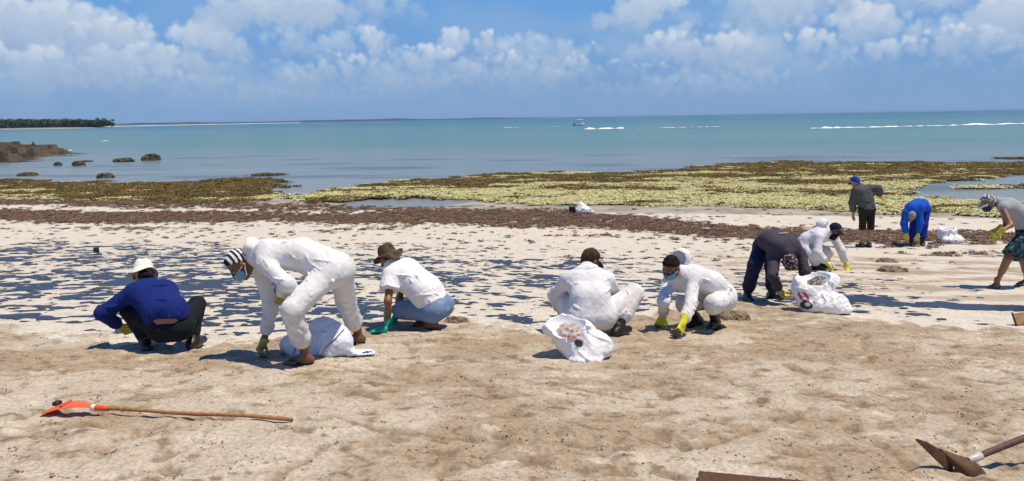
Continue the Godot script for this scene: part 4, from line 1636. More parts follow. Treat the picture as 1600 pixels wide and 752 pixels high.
	p.purple_bend.merge({"hr": Vector3(0.224, 0.687, -0.100), "hl": Vector3(0.435, 0.698, -0.220), "pv": Vector3(0.324, 0.718, -0.160), "ws": Vector3(0.295, 0.808, 0.100)})
	p.purple_bend.merge({"ch": Vector3(0.371, 0.759, 0.260), "nk": Vector3(0.394, 0.691, 0.340), "hd": Vector3(0.401, 0.574, 0.400), "sr": Vector3(0.249, 0.632, 0.260)})
	p.purple_bend.merge({"sl": Vector3(0.588, 0.647, 0.240), "er": Vector3(0.187, 0.420, 0.448), "wr": Vector3(0.307, 0.216, 0.365), "fr": Vector3(0.377, 0.126, 0.425)})
	p.purple_bend.merge({"el": Vector3(0.623, 0.447, 0.340), "wl": Vector3(0.576, 0.284, 0.400), "fl": Vector3(0.556, 0.194, 0.450), "kr": Vector3(0.071, 0.485, 0.100)})
	p.purple_bend.merge({"ar": Vector3(0.033, 0.085, -0.058), "tr": Vector3(0.053, 0.025, 0.122), "kl": Vector3(0.329, 0.450, -0.020), "al": Vector3(0.437, 0.055, -0.307)})
	p.purple_bend.merge({"tl": Vector3(0.517, -0.005, -0.147)})
	p.cap_kneel = {"at": Vector3(5.473, 0.511, -13.944), "f": Vector3(0.650, -0.500, 0.550), "u": Vector3(0.400, 0.860, 0.320)}
	p.cap_kneel.merge({"pv": Vector3(-0.329, 0.379, -0.100), "hr": Vector3(-0.353, 0.366, 0.030), "hl": Vector3(-0.194, 0.369, -0.220), "ws": Vector3(-0.239, 0.522, -0.050)})
	p.cap_kneel.merge({"ch": Vector3(-0.037, 0.629, 0.000), "nk": Vector3(0.034, 0.690, 0.040), "hd": Vector3(0.155, 0.708, 0.100), "sr": Vector3(-0.157, 0.599, 0.170)})
	p.cap_kneel.merge({"sl": Vector3(0.207, 0.576, -0.100), "er": Vector3(-0.212, 0.349, 0.283), "wr": Vector3(-0.053, 0.168, 0.348), "fr": Vector3(0.007, 0.088, 0.388)})
	p.cap_kneel.merge({"el": Vector3(0.327, 0.326, -0.007), "wl": Vector3(0.414, 0.103, -0.028), "fl": Vector3(0.454, 0.013, -0.008), "kr": Vector3(-0.218, 0.271, 0.220)})
	p.cap_kneel.merge({"ar": Vector3(-0.139, 0.084, 0.009), "tr": Vector3(-0.019, 0.034, 0.129), "kl": Vector3(0.105, 0.301, -0.040), "al": Vector3(0.115, 0.051, -0.327)})
	p.cap_kneel.merge({"tl": Vector3(0.255, 0.001, -0.227)})
	p.gray_stand = {"at": Vector3(8.117, 0.178, -18.224), "f": Vector3(-0.550, -0.500, -0.670), "u": Vector3(-0.250, 0.860, -0.440)}
	p.gray_stand.merge({"pv": Vector3(-0.002, 0.917, 0.000), "hl": Vector3(-0.101, 0.893, 0.030), "hr": Vector3(0.101, 0.883, -0.030), "ws": Vector3(-0.046, 1.106, -0.020)})
	p.gray_stand.merge({"ch": Vector3(-0.101, 1.295, -0.050), "nk": Vector3(-0.166, 1.396, -0.080), "hd": Vector3(-0.256, 1.504, -0.120), "sl": Vector3(-0.275, 1.315, -0.020)})
	p.gray_stand.merge({"sr": Vector3(0.064, 1.361, -0.100), "el": Vector3(-0.322, 1.035, -0.050), "wl": Vector3(-0.239, 0.786, -0.150), "fl": Vector3(-0.239, 0.666, -0.200)})
	p.gray_stand.merge({"er": Vector3(0.238, 1.352, 0.000), "wr": Vector3(0.337, 1.166, -0.100), "fr": Vector3(0.457, 1.106, -0.120), "kl": Vector3(-0.074, 0.488, -0.020)})
	p.gray_stand.merge({"kr": Vector3(0.121, 0.484, -0.030), "al": Vector3(-0.087, 0.091, -0.002), "tl": Vector3(-0.127, 0.041, -0.192), "ar": Vector3(0.087, 0.089, 0.003)})
	p.gray_stand.merge({"tr": Vector3(0.067, 0.039, -0.187)})
	p.blue_bend = {"at": Vector3(9.508, 0.146, -18.557), "f": Vector3(-0.100, -0.950, -0.250), "u": Vector3(-0.100, -0.250, 0.960)}
	p.blue_bend.merge({"pv": Vector3(0.125, 0.849, -0.200), "hl": Vector3(0.207, 0.820, -0.180), "hr": Vector3(0.046, 0.830, -0.250), "ws": Vector3(-0.002, 0.958, -0.050)})
	p.blue_bend.merge({"ch": Vector3(-0.199, 0.922, 0.140), "nk": Vector3(-0.269, 0.856, 0.200), "hd": Vector3(-0.327, 0.743, 0.240), "sr": Vector3(-0.408, 0.794, 0.160)})
	p.blue_bend.merge({"sl": Vector3(-0.114, 0.819, 0.160), "er": Vector3(-0.458, 0.547, 0.200), "wr": Vector3(-0.361, 0.311, 0.120), "fr": Vector3(-0.321, 0.171, 0.160)})
	p.blue_bend.merge({"el": Vector3(-0.088, 0.541, 0.200), "wl": Vector3(-0.079, 0.306, 0.120), "fl": Vector3(-0.139, 0.166, 0.160), "kl": Vector3(0.131, 0.475, -0.050)})
	p.blue_bend.merge({"al": Vector3(0.088, 0.089, 0.004), "tl": Vector3(0.028, 0.029, 0.194), "kr": Vector3(-0.072, 0.454, -0.120), "ar": Vector3(-0.100, 0.086, -0.132)})
	p.blue_bend.merge({"tr": Vector3(-0.200, 0.026, 0.048)})
	p.shorts_walk = {"at": Vector3(7.169, 0.656, -11.611), "f": Vector3(-0.830, -0.540, 0.150), "u": Vector3(-0.540, 0.840, 0.050)}
	p.shorts_walk.merge({"pv": Vector3(0.371, 0.796, 0.000), "hl": Vector3(0.290, 0.774, 0.100), "hr": Vector3(0.456, 0.770, -0.100), "ws": Vector3(0.275, 1.061, 0.000)})
	p.shorts_walk.merge({"ch": Vector3(0.068, 1.205, 0.000), "nk": Vector3(-0.084, 1.280, -0.020), "hd": Vector3(-0.243, 1.266, 0.000), "sl": Vector3(-0.128, 1.209, 0.170)})
	p.shorts_walk.merge({"sr": Vector3(0.075, 1.204, -0.180), "el": Vector3(-0.115, 0.985, 0.370), "wl": Vector3(-0.319, 0.901, 0.464), "fl": Vector3(-0.399, 0.811, 0.444)})
	p.shorts_walk.merge({"er": Vector3(0.130, 0.925, -0.127), "wr": Vector3(-0.067, 0.879, 0.003), "fr": Vector3(-0.157, 0.819, 0.023), "kl": Vector3(0.003, 0.461, 0.168)})
	p.shorts_walk.merge({"al": Vector3(-0.074, 0.098, 0.076), "tl": Vector3(-0.264, 0.038, 0.126), "kr": Vector3(0.431, 0.373, -0.130), "ar": Vector3(0.578, 0.076, -0.251)})
	p.shorts_walk.merge({"tr": Vector3(0.408, -0.004, -0.221)})
	return p


# ---------------------------------------------------------------- sacks, tools, small things

func sack(at: Vector3, label: String, lumps: Array, mouth: Vector3, out: Vector3, size: float, tint: Callable, inside: Color, cell := 0.012, group := "white woven sacks for the collected oil") -> Node3D:
	# lumps: [centre, radii, turn]; mouth: centre of the opening, which looks along out
	at.y = ground_y(at.x, at.z) - 0.012
	var r := thing("sack", label, "sack", at, 0.0, group)
	var f := Field.new(Vector3(-0.5, -0.06, -0.45), Vector3(0.5, 0.62, 0.45), cell)
	for l in lumps:
		f.ellipsoid(l[0], l[1], Basis(Vector3.UP, l[2]), 0.07)
	f.rough(nA, 0.035, Vector3(4, 4, 4), 0.08)
	f.rough(nB, 0.028, Vector3(1.6, 1.6, 1.6), 0.08)
	f.crease(nW, 0.009, Basis.from_scale(Vector3(0.9, 0.5, 0.8)) * Basis(Vector3(0.3, 0.2, 0.93).normalized(), 0.6), 0.08)
	f.crease(nW, 0.006, Basis.from_scale(Vector3(1.7, 0.7, 1.2)) * Basis(Vector3(0.5, 0.3, 0.81).normalized(), -1.0), 0.08)
	f.rough(nF, 0.004, Vector3(0.8, 0.8, 0.8))
	var pg := RandomNumberGenerator.new()
	pg.seed = int(at.x * 100.0) + 31
	for i in 20:
		var t := pg.randf_range(-0.2, 1.0)
		var p := pg.randf() * TAU
		f.pleat(Vector3(0.0, 0.06, 0.0), Vector3(0.0, 0.34, 0.0), t, t + pg.randf_range(-0.5, 0.5), p, p + pg.randf_range(-0.7, 0.7), pg.randf_range(0.007, 0.017), 0.48)
	if size > 0.0:
		var o := out.normalized()
		f.plane(mouth + o * size * 0.42, o)
		f.ellipsoid(mouth + o * size * 0.25, Vector3(1.12, 0.95, 1.06) * size, frame(out.cross(Vector3.RIGHT), out), 0.012, true)
	f.plane(Vector3(0, 0.004, 0), Vector3.DOWN)
	var S := Shape.new()
	S.field(f, tint)
	put("woven_bag", S.mesh(), M.woven, r)
	if size > 0.0:
		var g := Field.new(mouth - Vector3.ONE * 0.3, mouth + Vector3.ONE * 0.3, 0.011)
		g.ellipsoid(mouth - out.normalized() * size * 0.85, Vector3(size * 0.95, size * 0.5, size * 0.95), frame(out.cross(Vector3.RIGHT), out), 0.02)
		g.rough(nF, 0.025, Vector3(0.9, 0.9, 0.9), 0.2)
		var T := Shape.new()
		T.field(g, func(p: Vector3, _n):
			var n := nF.get_noise_3d(p.x * 2.0, p.y * 2.0, p.z * 2.0)
			return inside if n < 0.34 else inside.lerp(Color(0.62, 0.58, 0.56), 0.8))
		put("oily_contents", T.mesh(), M.woven, r)
	return r


func seam(r: Node3D, path: Array, col: Color, w := 0.004) -> void:
	var S := Shape.new()
	var radii := []
	for p in path:
		radii.append(w)
	S.tube(path, radii, 5, col)
	put("seam", S.mesh(), M.woven, r)


func sacks() -> void:
	var white := Color(0.76, 0.76, 0.79)
	sack(Vector3(0.55, 0, -6.66), "open white sack with rumpled rim, in front of the coverall with its back turned",
		[[Vector3(0.09, 0.10, 0.02), Vector3(0.22, 0.13, 0.20), 0.4], [Vector3(-0.02, 0.17, 0.0), Vector3(0.20, 0.12, 0.18), 0.0], [Vector3(-0.09, 0.28, 0.03), Vector3(0.21, 0.09, 0.17), 0.1], [Vector3(0.04, 0.03, 0.17), Vector3(0.13, 0.05, 0.10), 0.0]],
		Vector3(-0.10, 0.31, 0.05), Vector3(-0.15, 0.9, 0.4), 0.15, func(p: Vector3, _n):
			var q := (p - Vector3(-0.10, 0.24, 0.18)) / Vector3(0.09, 0.045, 0.12)
			if q.length() < 1.0 + 0.5 * nF.get_noise_3d(p.x, p.y, p.z):
				return Color(0.62, 0.33, 0.24)
			if Vector2(p.x + 0.01, p.y - 0.175).length() < 0.035 and p.z > 0.05:
				return Color(0.03, 0.03, 0.04)
			return white, Color(0.36, 0.29, 0.27))
	sack(Vector3(3.60, 0, -9.22), "open white sack with dark contents and a red and black mark, under the purple-clad person",
		[[Vector3(0.02, 0.12, 0.0), Vector3(0.30, 0.15, 0.24), 0.2], [Vector3(-0.08, 0.25, -0.02), Vector3(0.22, 0.15, 0.18), 0.0], [Vector3(0.03, 0.36, -0.05), Vector3(0.22, 0.11, 0.15), 0.3], [Vector3(0.22, 0.05, 0.06), Vector3(0.16, 0.06, 0.14), 0.0], [Vector3(-0.22, 0.32, -0.02), Vector3(0.10, 0.12, 0.12), 0.0]],
		Vector3(-0.05, 0.42, -0.02), Vector3(-0.3, 0.9, 0.3), 0.16, func(p: Vector3, _n):
			if p.z > 0.02 and Vector2(p.x + 0.21, p.y - 0.12).length() < 0.055 and Vector2(p.x + 0.20, p.y - 0.13).length() > 0.022:
				return Color(0.03, 0.03, 0.045)
			if p.z > 0.0 and absf(p.x + 0.235) < 0.055 and absf(p.y - 0.215) < 0.05 and sin(p.x * 90.0 + p.y * 60.0) > -0.2:
				return Color(0.52, 0.06, 0.05)
			return white, Color(0.10, 0.085, 0.07))
	var b := sack(Vector3(-1.63, 0, -6.66), "bluish white sack lying between the legs of the bending person",
		[[Vector3(0.06, 0.13, 0.0), Vector3(0.21, 0.16, 0.17), 0.0], [Vector3(0.02, 0.25, -0.02), Vector3(0.12, 0.10, 0.10), 0.0], [Vector3(-0.20, 0.10, 0.02), Vector3(0.16, 0.11, 0.14), 0.0], [Vector3(0.34, 0.035, 0.03), Vector3(0.13, 0.035, 0.10), -0.2]],
		Vector3.ZERO, Vector3.UP, 0.0, plain(Color(0.62, 0.67, 0.78)), Color.BLACK)
	seam(b, [Vector3(0.02, 0.02, 0.19), Vector3(0.06, 0.12, 0.185), Vector3(0.15, 0.2, 0.145), Vector3(0.2, 0.25, 0.06)], Color(0.05, 0.06, 0.09))
	seam(b, [Vector3(-0.22, 0.02, 0.17), Vector3(-0.2, 0.1, 0.165), Vector3(-0.18, 0.18, 0.1)], Color(0.05, 0.06, 0.09))
	sack(Vector3(10.5, 0, -19.1), "small white sack standing on the sand beside the blue-clad person, upper half box-like",
		[[Vector3(0.0, 0.20, -0.05), Vector3(0.22, 0.20, 0.16), 0.0], [Vector3(0.06, 0.09, 0.08), Vector3(0.26, 0.10, 0.16), 0.0], [Vector3(-0.02, 0.30, -0.05), Vector3(0.22, 0.10, 0.14), 0.0]],
		Vector3(-0.02, 0.38, -0.05), Vector3(0, 1, 0.2), 0.15, plain(white), Color(0.4, 0.38, 0.36), 0.02)
	# the heap far down the beach, with its dark bucket
	var f := sack(Vector3(2.37, 0, -27.0), "white sack heaped alone on the tide line in front of the weed flat",
		[[Vector3(0.05, 0.13, 0.0), Vector3(0.27, 0.16, 0.2), 0.0], [Vector3(0.0, 0.26, 0.0), Vector3(0.14, 0.11, 0.12), 0.0], [Vector3(0.25, 0.06, 0.0), Vector3(0.2, 0.08, 0.15), 0.0], [Vector3(-0.02, 0.36, 0.0), Vector3(0.08, 0.06, 0.07), 0.0]],
		Vector3.ZERO, Vector3.UP, 0.0, plain(white), Color.BLACK, 0.02)
	var k := thing("bucket", "small black bucket beside the white sack on the tide line", "bucket", f.position + Vector3(-0.32, 0.0, 0.0))
	var S := Shape.new()
	var rows := []
	for q in [[0.0, 0.0], [0.09, 0.0], [0.115, 0.24], [0.12, 0.245], [0.105, 0.24], [0.082, 0.02], [0.0, 0.02]]:
		var ring := []
		for i in 14:
			ring.append(Vector3(q[0] * cos(TAU * i / 14), q[1], -q[0] * sin(TAU * i / 14)))
		rows.append(ring)
	S.grid(rows, true, plain(Color(0.015, 0.015, 0.02)))
	put("pail", S.mesh(), M.plastic, k)
	var H := Shape.new()
	H.tube([Vector3(-0.115, 0.23, 0), Vector3(-0.08, 0.30, 0.05), Vector3(0, 0.33, 0.07), Vector3(0.08, 0.30, 0.05), Vector3(0.115, 0.23, 0)], [0.006, 0.006, 0.006, 0.006, 0.006], 5, Color(0.1, 0.1, 0.1))
	put("handle", H.mesh(), M.plastic, k)


func on_ground(x: float, z: float, up := 0.0) -> Vector3:
	return Vector3(x, ground_y(x, z) + up, z)


func tools() -> void:
	# leaf rake: bamboo handle, fan of orange tines
	var a := on_ground(-1.36, -4.70, 0.018)
	var b := on_ground(-2.60, -4.82, 0.05)
	var r := thing("leaf_rake", "orange leaf rake with long wooden handle lying on the sand", "rake", b)
	var S := Shape.new()
	var path := []
	var radii := []
	for i in 9:
		path.append((a - b) * i / 8.0 + Vector3(0, 0.004 * sin(i * 1.3), 0.003 * sin(i * 0.9)))
		radii.append(0.0125 + 0.0008 * sin(i * 2.0))
	S.tube(path, radii, 10, Color(0.42, 0.20, 0.085))
	var hd := put("handle", S.mesh(), M.wood, r)
	var d := (b - a).normalized()
	S = Shape.new()
	S.tube([-d * 0.06, d * 0.03], [0.017, 0.019], 10, Color(0.72, 0.10, 0.025))
	put("socket", S.mesh(), M.plastic, hd)
	S = Shape.new()
	S.tube([d * 0.025, d * 0.05], [0.021, 0.021], 10, Color(0.75, 0.75, 0.74))
	put("ferrule", S.mesh(), M.plastic, hd)
	var side := Vector3(-d.z, 0, d.x).normalized()
	for i in 15:
		var q := (i - 7) / 7.0
		var T := Shape.new()
		var rows := [[], [], [], []]
		for j in 9:
			var t := j / 8.0
			var along := 0.04 + 0.33 * t
			var x := q * (0.018 + 0.085 * t)
			var y := 0.028 * sin(t * 2.2) - 0.075 * t * t - 0.05 * smoothstep(0.85, 1.0, t) - 0.012 * q * q * t
			var p := d * along + side * x + Vector3(0, y + 0.008, 0)
			var w := 0.0055 + 0.003 * t
			rows[0].append(p + side * w + Vector3(0, 0.0018, 0))
			rows[1].append(p - side * w + Vector3(0, 0.0018, 0))
			rows[2].append(p - side * w - Vector3(0, 0.0018, 0))
			rows[3].append(p + side * w - Vector3(0, 0.0018, 0))
		rows.append(rows[0])
		T.grid(rows, false, plain(Color(0.74, 0.13, 0.035) if i % 3 else Color(0.66, 0.10, 0.03)))
		put("tine", T.mesh(), M.plastic, r)
	S = Shape.new()
	S.box(d * 0.30 + Vector3(0, 0.004, 0) + side * 0.03, Vector3(0.04, 0.024, 0.05), Basis(Vector3.UP, atan2(side.x, side.z)), Color(0.012, 0.012, 0.012), 0.004)
	put("clip", S.mesh(), M.plastic, r)
	S = Shape.new()
	S.box(d * 0.22 + Vector3(0, 0.018, 0), Vector3(0.014, 0.008, 0.11), Basis(Vector3.UP, atan2(side.x, side.z)), Color(0.60, 0.08, 0.02), 0.002)
	put("cross_bar", S.mesh(), M.plastic, r)
	# the two-bladed digger at the lower right
	var g := on_ground(2.40, -4.00, 0.0)
	r = thing("digging_tool", "rusty two-bladed digging tool with a wooden handle, blades standing on the sand", "digging tool", g)
	S = Shape.new()
	S.tube([Vector3(-0.02, 0.075, 0.04), Vector3(0.2, 0.125, -0.02), Vector3(0.5, 0.20, -0.09), Vector3(1.05, 0.33, -0.2)], [0.017, 0.019, 0.019, 0.018], 10, Color(0.12, 0.065, 0.042))
	hd = put("handle", S.mesh(), M.wood, r)
	S = Shape.new()
	S.tube([Vector3(-0.045, 0.069, 0.047), Vector3(0.03, 0.086, 0.027)], [0.021, 0.0215], 12, Color(0.50, 0.47, 0.44))
	put("ferrule", S.mesh(), M.plastic, hd)
	blade(r, [Vector3(-0.02, 0.07, 0.045), Vector3(-0.10, 0.095, 0.03), Vector3(-0.19, 0.125, 0.01)], Vector3(0.075, -0.135, 0.12), 0.0)
	blade(r, [Vector3(-0.16, 0.03, 0.03), Vector3(-0.22, 0.085, 0.01), Vector3(-0.30, 0.165, -0.01)], Vector3(0.03, -0.035, 0.05), 0.02)
	S = Shape.new()
	S.tube([Vector3(-0.13, 0.03, 0.05), Vector3(-0.16, 0.085, 0.04), Vector3(-0.185, 0.125, 0.03)], [0.008, 0.009, 0.007], 6, Color(0.09, 0.045, 0.028))
	put("hinge_strap", S.mesh(), M.rust, r)
	# rusty plate at the lower edge
	r = thing("rusty_plate", "flat rusty brown metal plate lying on the sand at the lower edge", "metal plate", on_ground(1.12, -3.60, 0.02), -0.26)
	S = Shape.new()
	S.box(Vector3.ZERO, Vector3(0.50, 0.016, 0.26), Basis(Vector3.RIGHT, 0.10), Color(0.14, 0.062, 0.035), 0.004)
	put("plate", S.mesh(), M.rust, r)
	S = Shape.new()
	S.box(Vector3(0, 0.010, -0.128), Vector3(0.496, 0.022, 0.012), Basis.IDENTITY, Color(0.06, 0.045, 0.035), 0.003)
	put("rim", S.mesh(), M.rust, r)
	# board at the right edge
	r = thing("wooden_board", "pale brown wooden board tilted up on the sand at the right edge", "board", on_ground(5.50, -8.45, 0.0), 0.35)
	S = Shape.new()
	S.box(Vector3(0.06, 0.07, 0), Vector3(0.34, 0.13, 0.02), Basis(Vector3.RIGHT, -0.5), Color(0.36, 0.21, 0.10), 0.004)
	put("plank", S.mesh(), M.wood, r)
	S = Shape.new()
	S.tube([Vector3(-0.13, 0.0, 0.05), Vector3(-0.115, 0.14, -0.03)], [0.012, 0.010], 6, Color(0.05, 0.035, 0.025))
	put("prop", S.mesh(), M.wood, r)


func blade(r: Node3D, spine: Array, across: Vector3, bulge: float) -> void:
	# a curved, pointed steel blade: spine runs along its back edge, across leads to the other edge
	var front := []
	var back := []
	var along: Vector3 = (spine[2] - spine[0]).normalized()
	var n := along.cross(across).normalized()
	for i in 9:
		var t := i / 8.0
		var row := []
		var row2 := []
		var c: Vector3 = spine[0].lerp(spine[1], t * 2.0) if t < 0.5 else spine[1].lerp(spine[2], t * 2.0 - 1.0)
		var w := sqrt(maxf(0.0, 1.0 - pow(absf(t - 0.45) / 0.56, 2.4)))
		for j in 9:
			var s := j / 8.0
			var dent := n * (0.030 + bulge) * sin(s * PI) * w
			var p := c + across * s * maxf(w, 0.02) + dent
			row.append(p + n * 0.0016)
			row2.append(p - n * 0.0016)
		front.append(row)
		back.push_front(row2)
	var S := Shape.new()
	S.grid(front + back, false, mottled(Color(0.15, 0.068, 0.035), Color(0.06, 0.032, 0.022), 14.0, -0.1))
	put("blade", S.mesh(), M.rust, r)


func lump(at: Vector3, r: Vector3, called: String, label: String, category: String, tint: Callable, m: Material, seed_at: float, amp := 0.35, cell := 0.0, group := "") -> void:
	var big := maxf(r.x, r.z)
	var c := cell if cell > 0.0 else big / 14.0
	r = r * Vector3(0.6, 0.75, 0.6) if m == M.rock else r
	big = maxf(r.x, r.z)
	c = cell if cell > 0.0 else big / 14.0
	var f := Field.new(Vector3(-r.x * 1.6, -r.y * 0.8, -r.z * 1.6), Vector3(r.x * 1.6, r.y * 2.0, r.z * 1.6), c)
	f.ellipsoid(Vector3(0, r.y * 0.15, 0), r, Basis.IDENTITY, 0.02)
	f.ellipsoid(Vector3(r.x * 0.45, r.y * 0.05, r.z * 0.2), r * 0.6, Basis.IDENTITY, big * 0.2)
	var n := noise(int(seed_at * 13.0) + 3, 0.9 / big, 4, FastNoiseLite.FRACTAL_RIDGED)
	f.rough(n, r.y * amp, Vector3(1, 1.7, 1), big)
	var S := Shape.new()
	S.field(f, tint)
	var o := put(called, S.mesh(), m)
	o.position = at
	tag(o, label, category, group)


func small_things() -> void:
	# clods and oily crumbs on the dug sand
	var bits := Shape.new()
	var f := Field.new(Vector3.ONE * -0.6, Vector3.ONE * 0.6, 0.13)
	f.ellipsoid(Vector3.ZERO, Vector3(0.42, 0.24, 0.34), Basis.IDENTITY, 0.02)
	f.rough(nB, 0.25, Vector3(0.8, 0.8, 0.8), 0.5)
	bits.field(f, plain(Color.WHITE))
	var at: Array[Transform3D] = []
	var tint := PackedColorArray()
	while at.size() < 9000:
		var d := 3.4 + 9.0 * pow(rng.randf(), 1.4)
		var x := rng.randf_range(-0.72, 0.72) * d
		var keep := nB.get_noise_2d(x * 1.3, -d * 2.0) * 0.75 + nC.get_noise_2d(x * 0.8, -d * 1.4) * 0.65
		if rng.randf() > smoothstep(0.18, 0.6, keep) + 0.002 or dryness(x, -d) < 0.4:
			continue
		var s := 0.004 + 0.018 * pow(rng.randf(), 4.0)
		at.append(Transform3D(Basis(Vector3.UP, rng.randf() * TAU).scaled(Vector3(s, s * 0.8, s)), on_ground(x, -d, s * 0.05)))
		tint.append(Color(0.33, 0.245, 0.165).lerp(Color(0.09, 0.065, 0.045), rng.randf()))
	tag(scatter("sand_clods", bits.mesh(), M.plant, at, tint), "small brown clods and oily crumbs strewn on the dug sand", "sand clods", "", "stuff")
	# heaps raked together
	var heap := mottled(Color(0.25, 0.19, 0.135), Color(0.085, 0.065, 0.045), 9.0, -0.1)
	var hs := "raked heaps of oily sand"
	lump(on_ground(-0.61, -8.30, -0.01), Vector3(0.13, 0.05, 0.09), "sand_heap", "low brown sand heap just behind the person in denim shorts", "sand heap", heap, M.sand, 1.0, 0.5, 0.0, hs)
	lump(on_ground(6.61, -13.75, -0.02), Vector3(0.24, 0.08, 0.16), "sand_heap", "dark heap of oily sand, nearer of the two right of the navy-capped person", "sand heap", heap, M.sand, 2.0, 0.5, 0.0, hs)
	lump(on_ground(7.29, -15.4, -0.02), Vector3(0.20, 0.07, 0.14), "sand_heap", "small dark heap of oily sand, farther of the two right of the navy-capped person", "sand heap", heap, M.sand, 3.0, 0.5, 0.0, hs)
	lump(on_ground(2.44, -8.62, -0.01), Vector3(0.16, 0.06, 0.12), "sand_heap", "crumbly dark heap at the heels of the yellow-gloved person in white", "sand heap", heap, M.sand, 4.0, 0.6, 0.0, hs)
	# teal glove dropped on the sand
	var S := Shape.new()
	hand_shape(S, Vector3.ZERO, Vector3(-1, -0.05, 0.1), Vector3.DOWN, 1.0, 0.25, plain(Color(0.0, 0.36, 0.25)), 1.0, 0.06)
	var o := put("rubber_glove", S.mesh(), M.rubber)
	o.position = on_ground(-1.30, -7.68, 0.03)
	tag(o, "bright teal rubber glove lying flat between the sandal and the squatting person", "glove")
	# small dark tin on the wet flat
	var t := thing("tin_can", "small black tin standing in a dark wet patch on the flat", "tin", on_ground(-8.56, -16.34))
	S = Shape.new()
	S.tube([Vector3(0, 0, 0), Vector3(0, 0.10, 0)], [0.055, 0.055], 14, Color(0.012, 0.012, 0.014))
	put("can", S.mesh(), M.plastic, t)
	S = Shape.new()
	S.tube([Vector3(0, 0.100, 0), Vector3(0, 0.106, 0)], [0.059, 0.059], 14, Color(0.02, 0.02, 0.022))
	put("lid", S.mesh(), M.plastic, t)
	boat()


func boat() -> void:
	var r := thing("motor_boat", "small white motor boat with a flat canopy, alone on the turquoise water", "boat", Vector3(26.5, 0, -312), 0.75)
	var S := Shape.new()
	var rows := []
	for i in 15:
		var t := i / 14.0
		var x := lerpf(-2.6, 3.0, t)
		var w := 1.0 * pow(1.0 - pow(t, 3.2), 0.7) + 0.01
		var sheer := 0.85 + 0.35 * t * t
		rows.append([Vector3(x, 0.45, 0), Vector3(x, 0.45, w * 0.8), Vector3(x, sheer, w * 0.94), Vector3(x, sheer + 0.03, w), Vector3(x, 0.25, w * 0.93), Vector3(x + 0.12 * t, -0.2, w * 0.55), Vector3(x, -0.3, 0), Vector3(x + 0.12 * t, -0.2, -w * 0.55), Vector3(x, 0.25, -w * 0.93), Vector3(x, sheer + 0.03, -w), Vector3(x, sheer, -w * 0.94), Vector3(x, 0.45, -w * 0.8)])
	S.grid(rows, true, func(p: Vector3, _n): return Color(0.05, 0.09, 0.15) if p.y < 0.12 else Color(0.78, 0.78, 0.78))
	S.face(rows[0][3], rows[0][4], rows[0][8], rows[0][9], Color(0.75, 0.75, 0.75))
	S.face(rows[0][4], rows[0][5], rows[0][7], rows[0][8], Color(0.6, 0.6, 0.6))
	put("hull", S.mesh(), M.plastic, r)
	S = Shape.new()
	S.box(Vector3(-0.2, 2.35, 0), Vector3(3.3, 0.2, 2.0), Basis.IDENTITY, Color(0.80, 0.80, 0.80), 0.04)
	put("canopy", S.mesh(), M.plastic, r)
	for q in [Vector2(-1.7, -0.85), Vector2(-1.7, 0.85), Vector2(1.2, -0.8), Vector2(1.2, 0.8)]:
		S = Shape.new()
		S.tube([Vector3(q.x, 0.5, q.y), Vector3(q.x, 2.3, q.y)], [0.06, 0.06], 6, Color(0.5, 0.5, 0.5))
		put("post", S.mesh(), M.plastic, r)
	S = Shape.new()
	S.box(Vector3(0.3, 0.95, 0), Vector3(0.7, 1.1, 0.9), Basis.IDENTITY, Color(0.42, 0.43, 0.44), 0.06)
	put("console", S.mesh(), M.plastic, r)
	S = Shape.new()
	S.box(Vector3(-2.75, 0.75, 0), Vector3(0.4, 0.8, 0.45), Basis.IDENTITY, Color(0.30, 0.30, 0.31), 0.06)
	put("outboard_motor", S.mesh(), M.plastic, r)


# ---------------------------------------------------------------- far setting: shores, rocks, weed, surf

func ridge(called: String, label: String, pts: Array, tall: Callable, deep: float, tint: Callable, m: Material) -> void:
	# land as a strip with a rounded profile along the points
	var S := Shape.new()
	var rows := []
	for p in pts:
		var q: Vector2 = p
		var out := q.normalized()
		var row := []
		for k in 7:
			var s := k / 6.0
			var w := q + out * deep * s
			row.append(Vector3(w.x, -0.6 + (tall.call(q) + 0.6) * sin(s * PI) * (1.0 if k < 4 else 1.1), w.y))
		rows.append(row)
	S.grid(rows, false, tint)
	S.upward()
	tag(put(called, S.mesh(), m), label, "", "", "structure")


func far_shore() -> void:
	var pts := []
	for i in 80:
		var a := deg_to_rad(lerpf(-60.0, 2.0, i / 79.0))
		pts.append(Vector2(sin(a), -cos(a)) * 6500.0)
	var n := noise(51, 0.0016, 3)
	ridge("far_shore", "low blue-green shore on the horizon", pts, func(q: Vector2): return 6.0 + 12.0 * (0.5 + n.get_noise_2d(q.x, q.y)) * (1.0 - smoothstep(-300.0, 200.0, q.x)), 500.0, plain(Color(0.025, 0.055, 0.05)), M.plant)
	var bar := []
	for i in 60:
		var a := deg_to_rad(lerpf(-26.6, -14.5, i / 59.0))
		bar.append(Vector2(sin(a), -cos(a)) * lerpf(1700.0, 2600.0, i / 59.0))
	ridge("sand_bar", "long pale sand bar far out on the left", bar, func(q: Vector2): return 1.1 + 0.9 * n.get_noise_2d(q.x * 4.0, q.y * 4.0), 90.0, plain(Color(0.58, 0.54, 0.47)), M.plant)


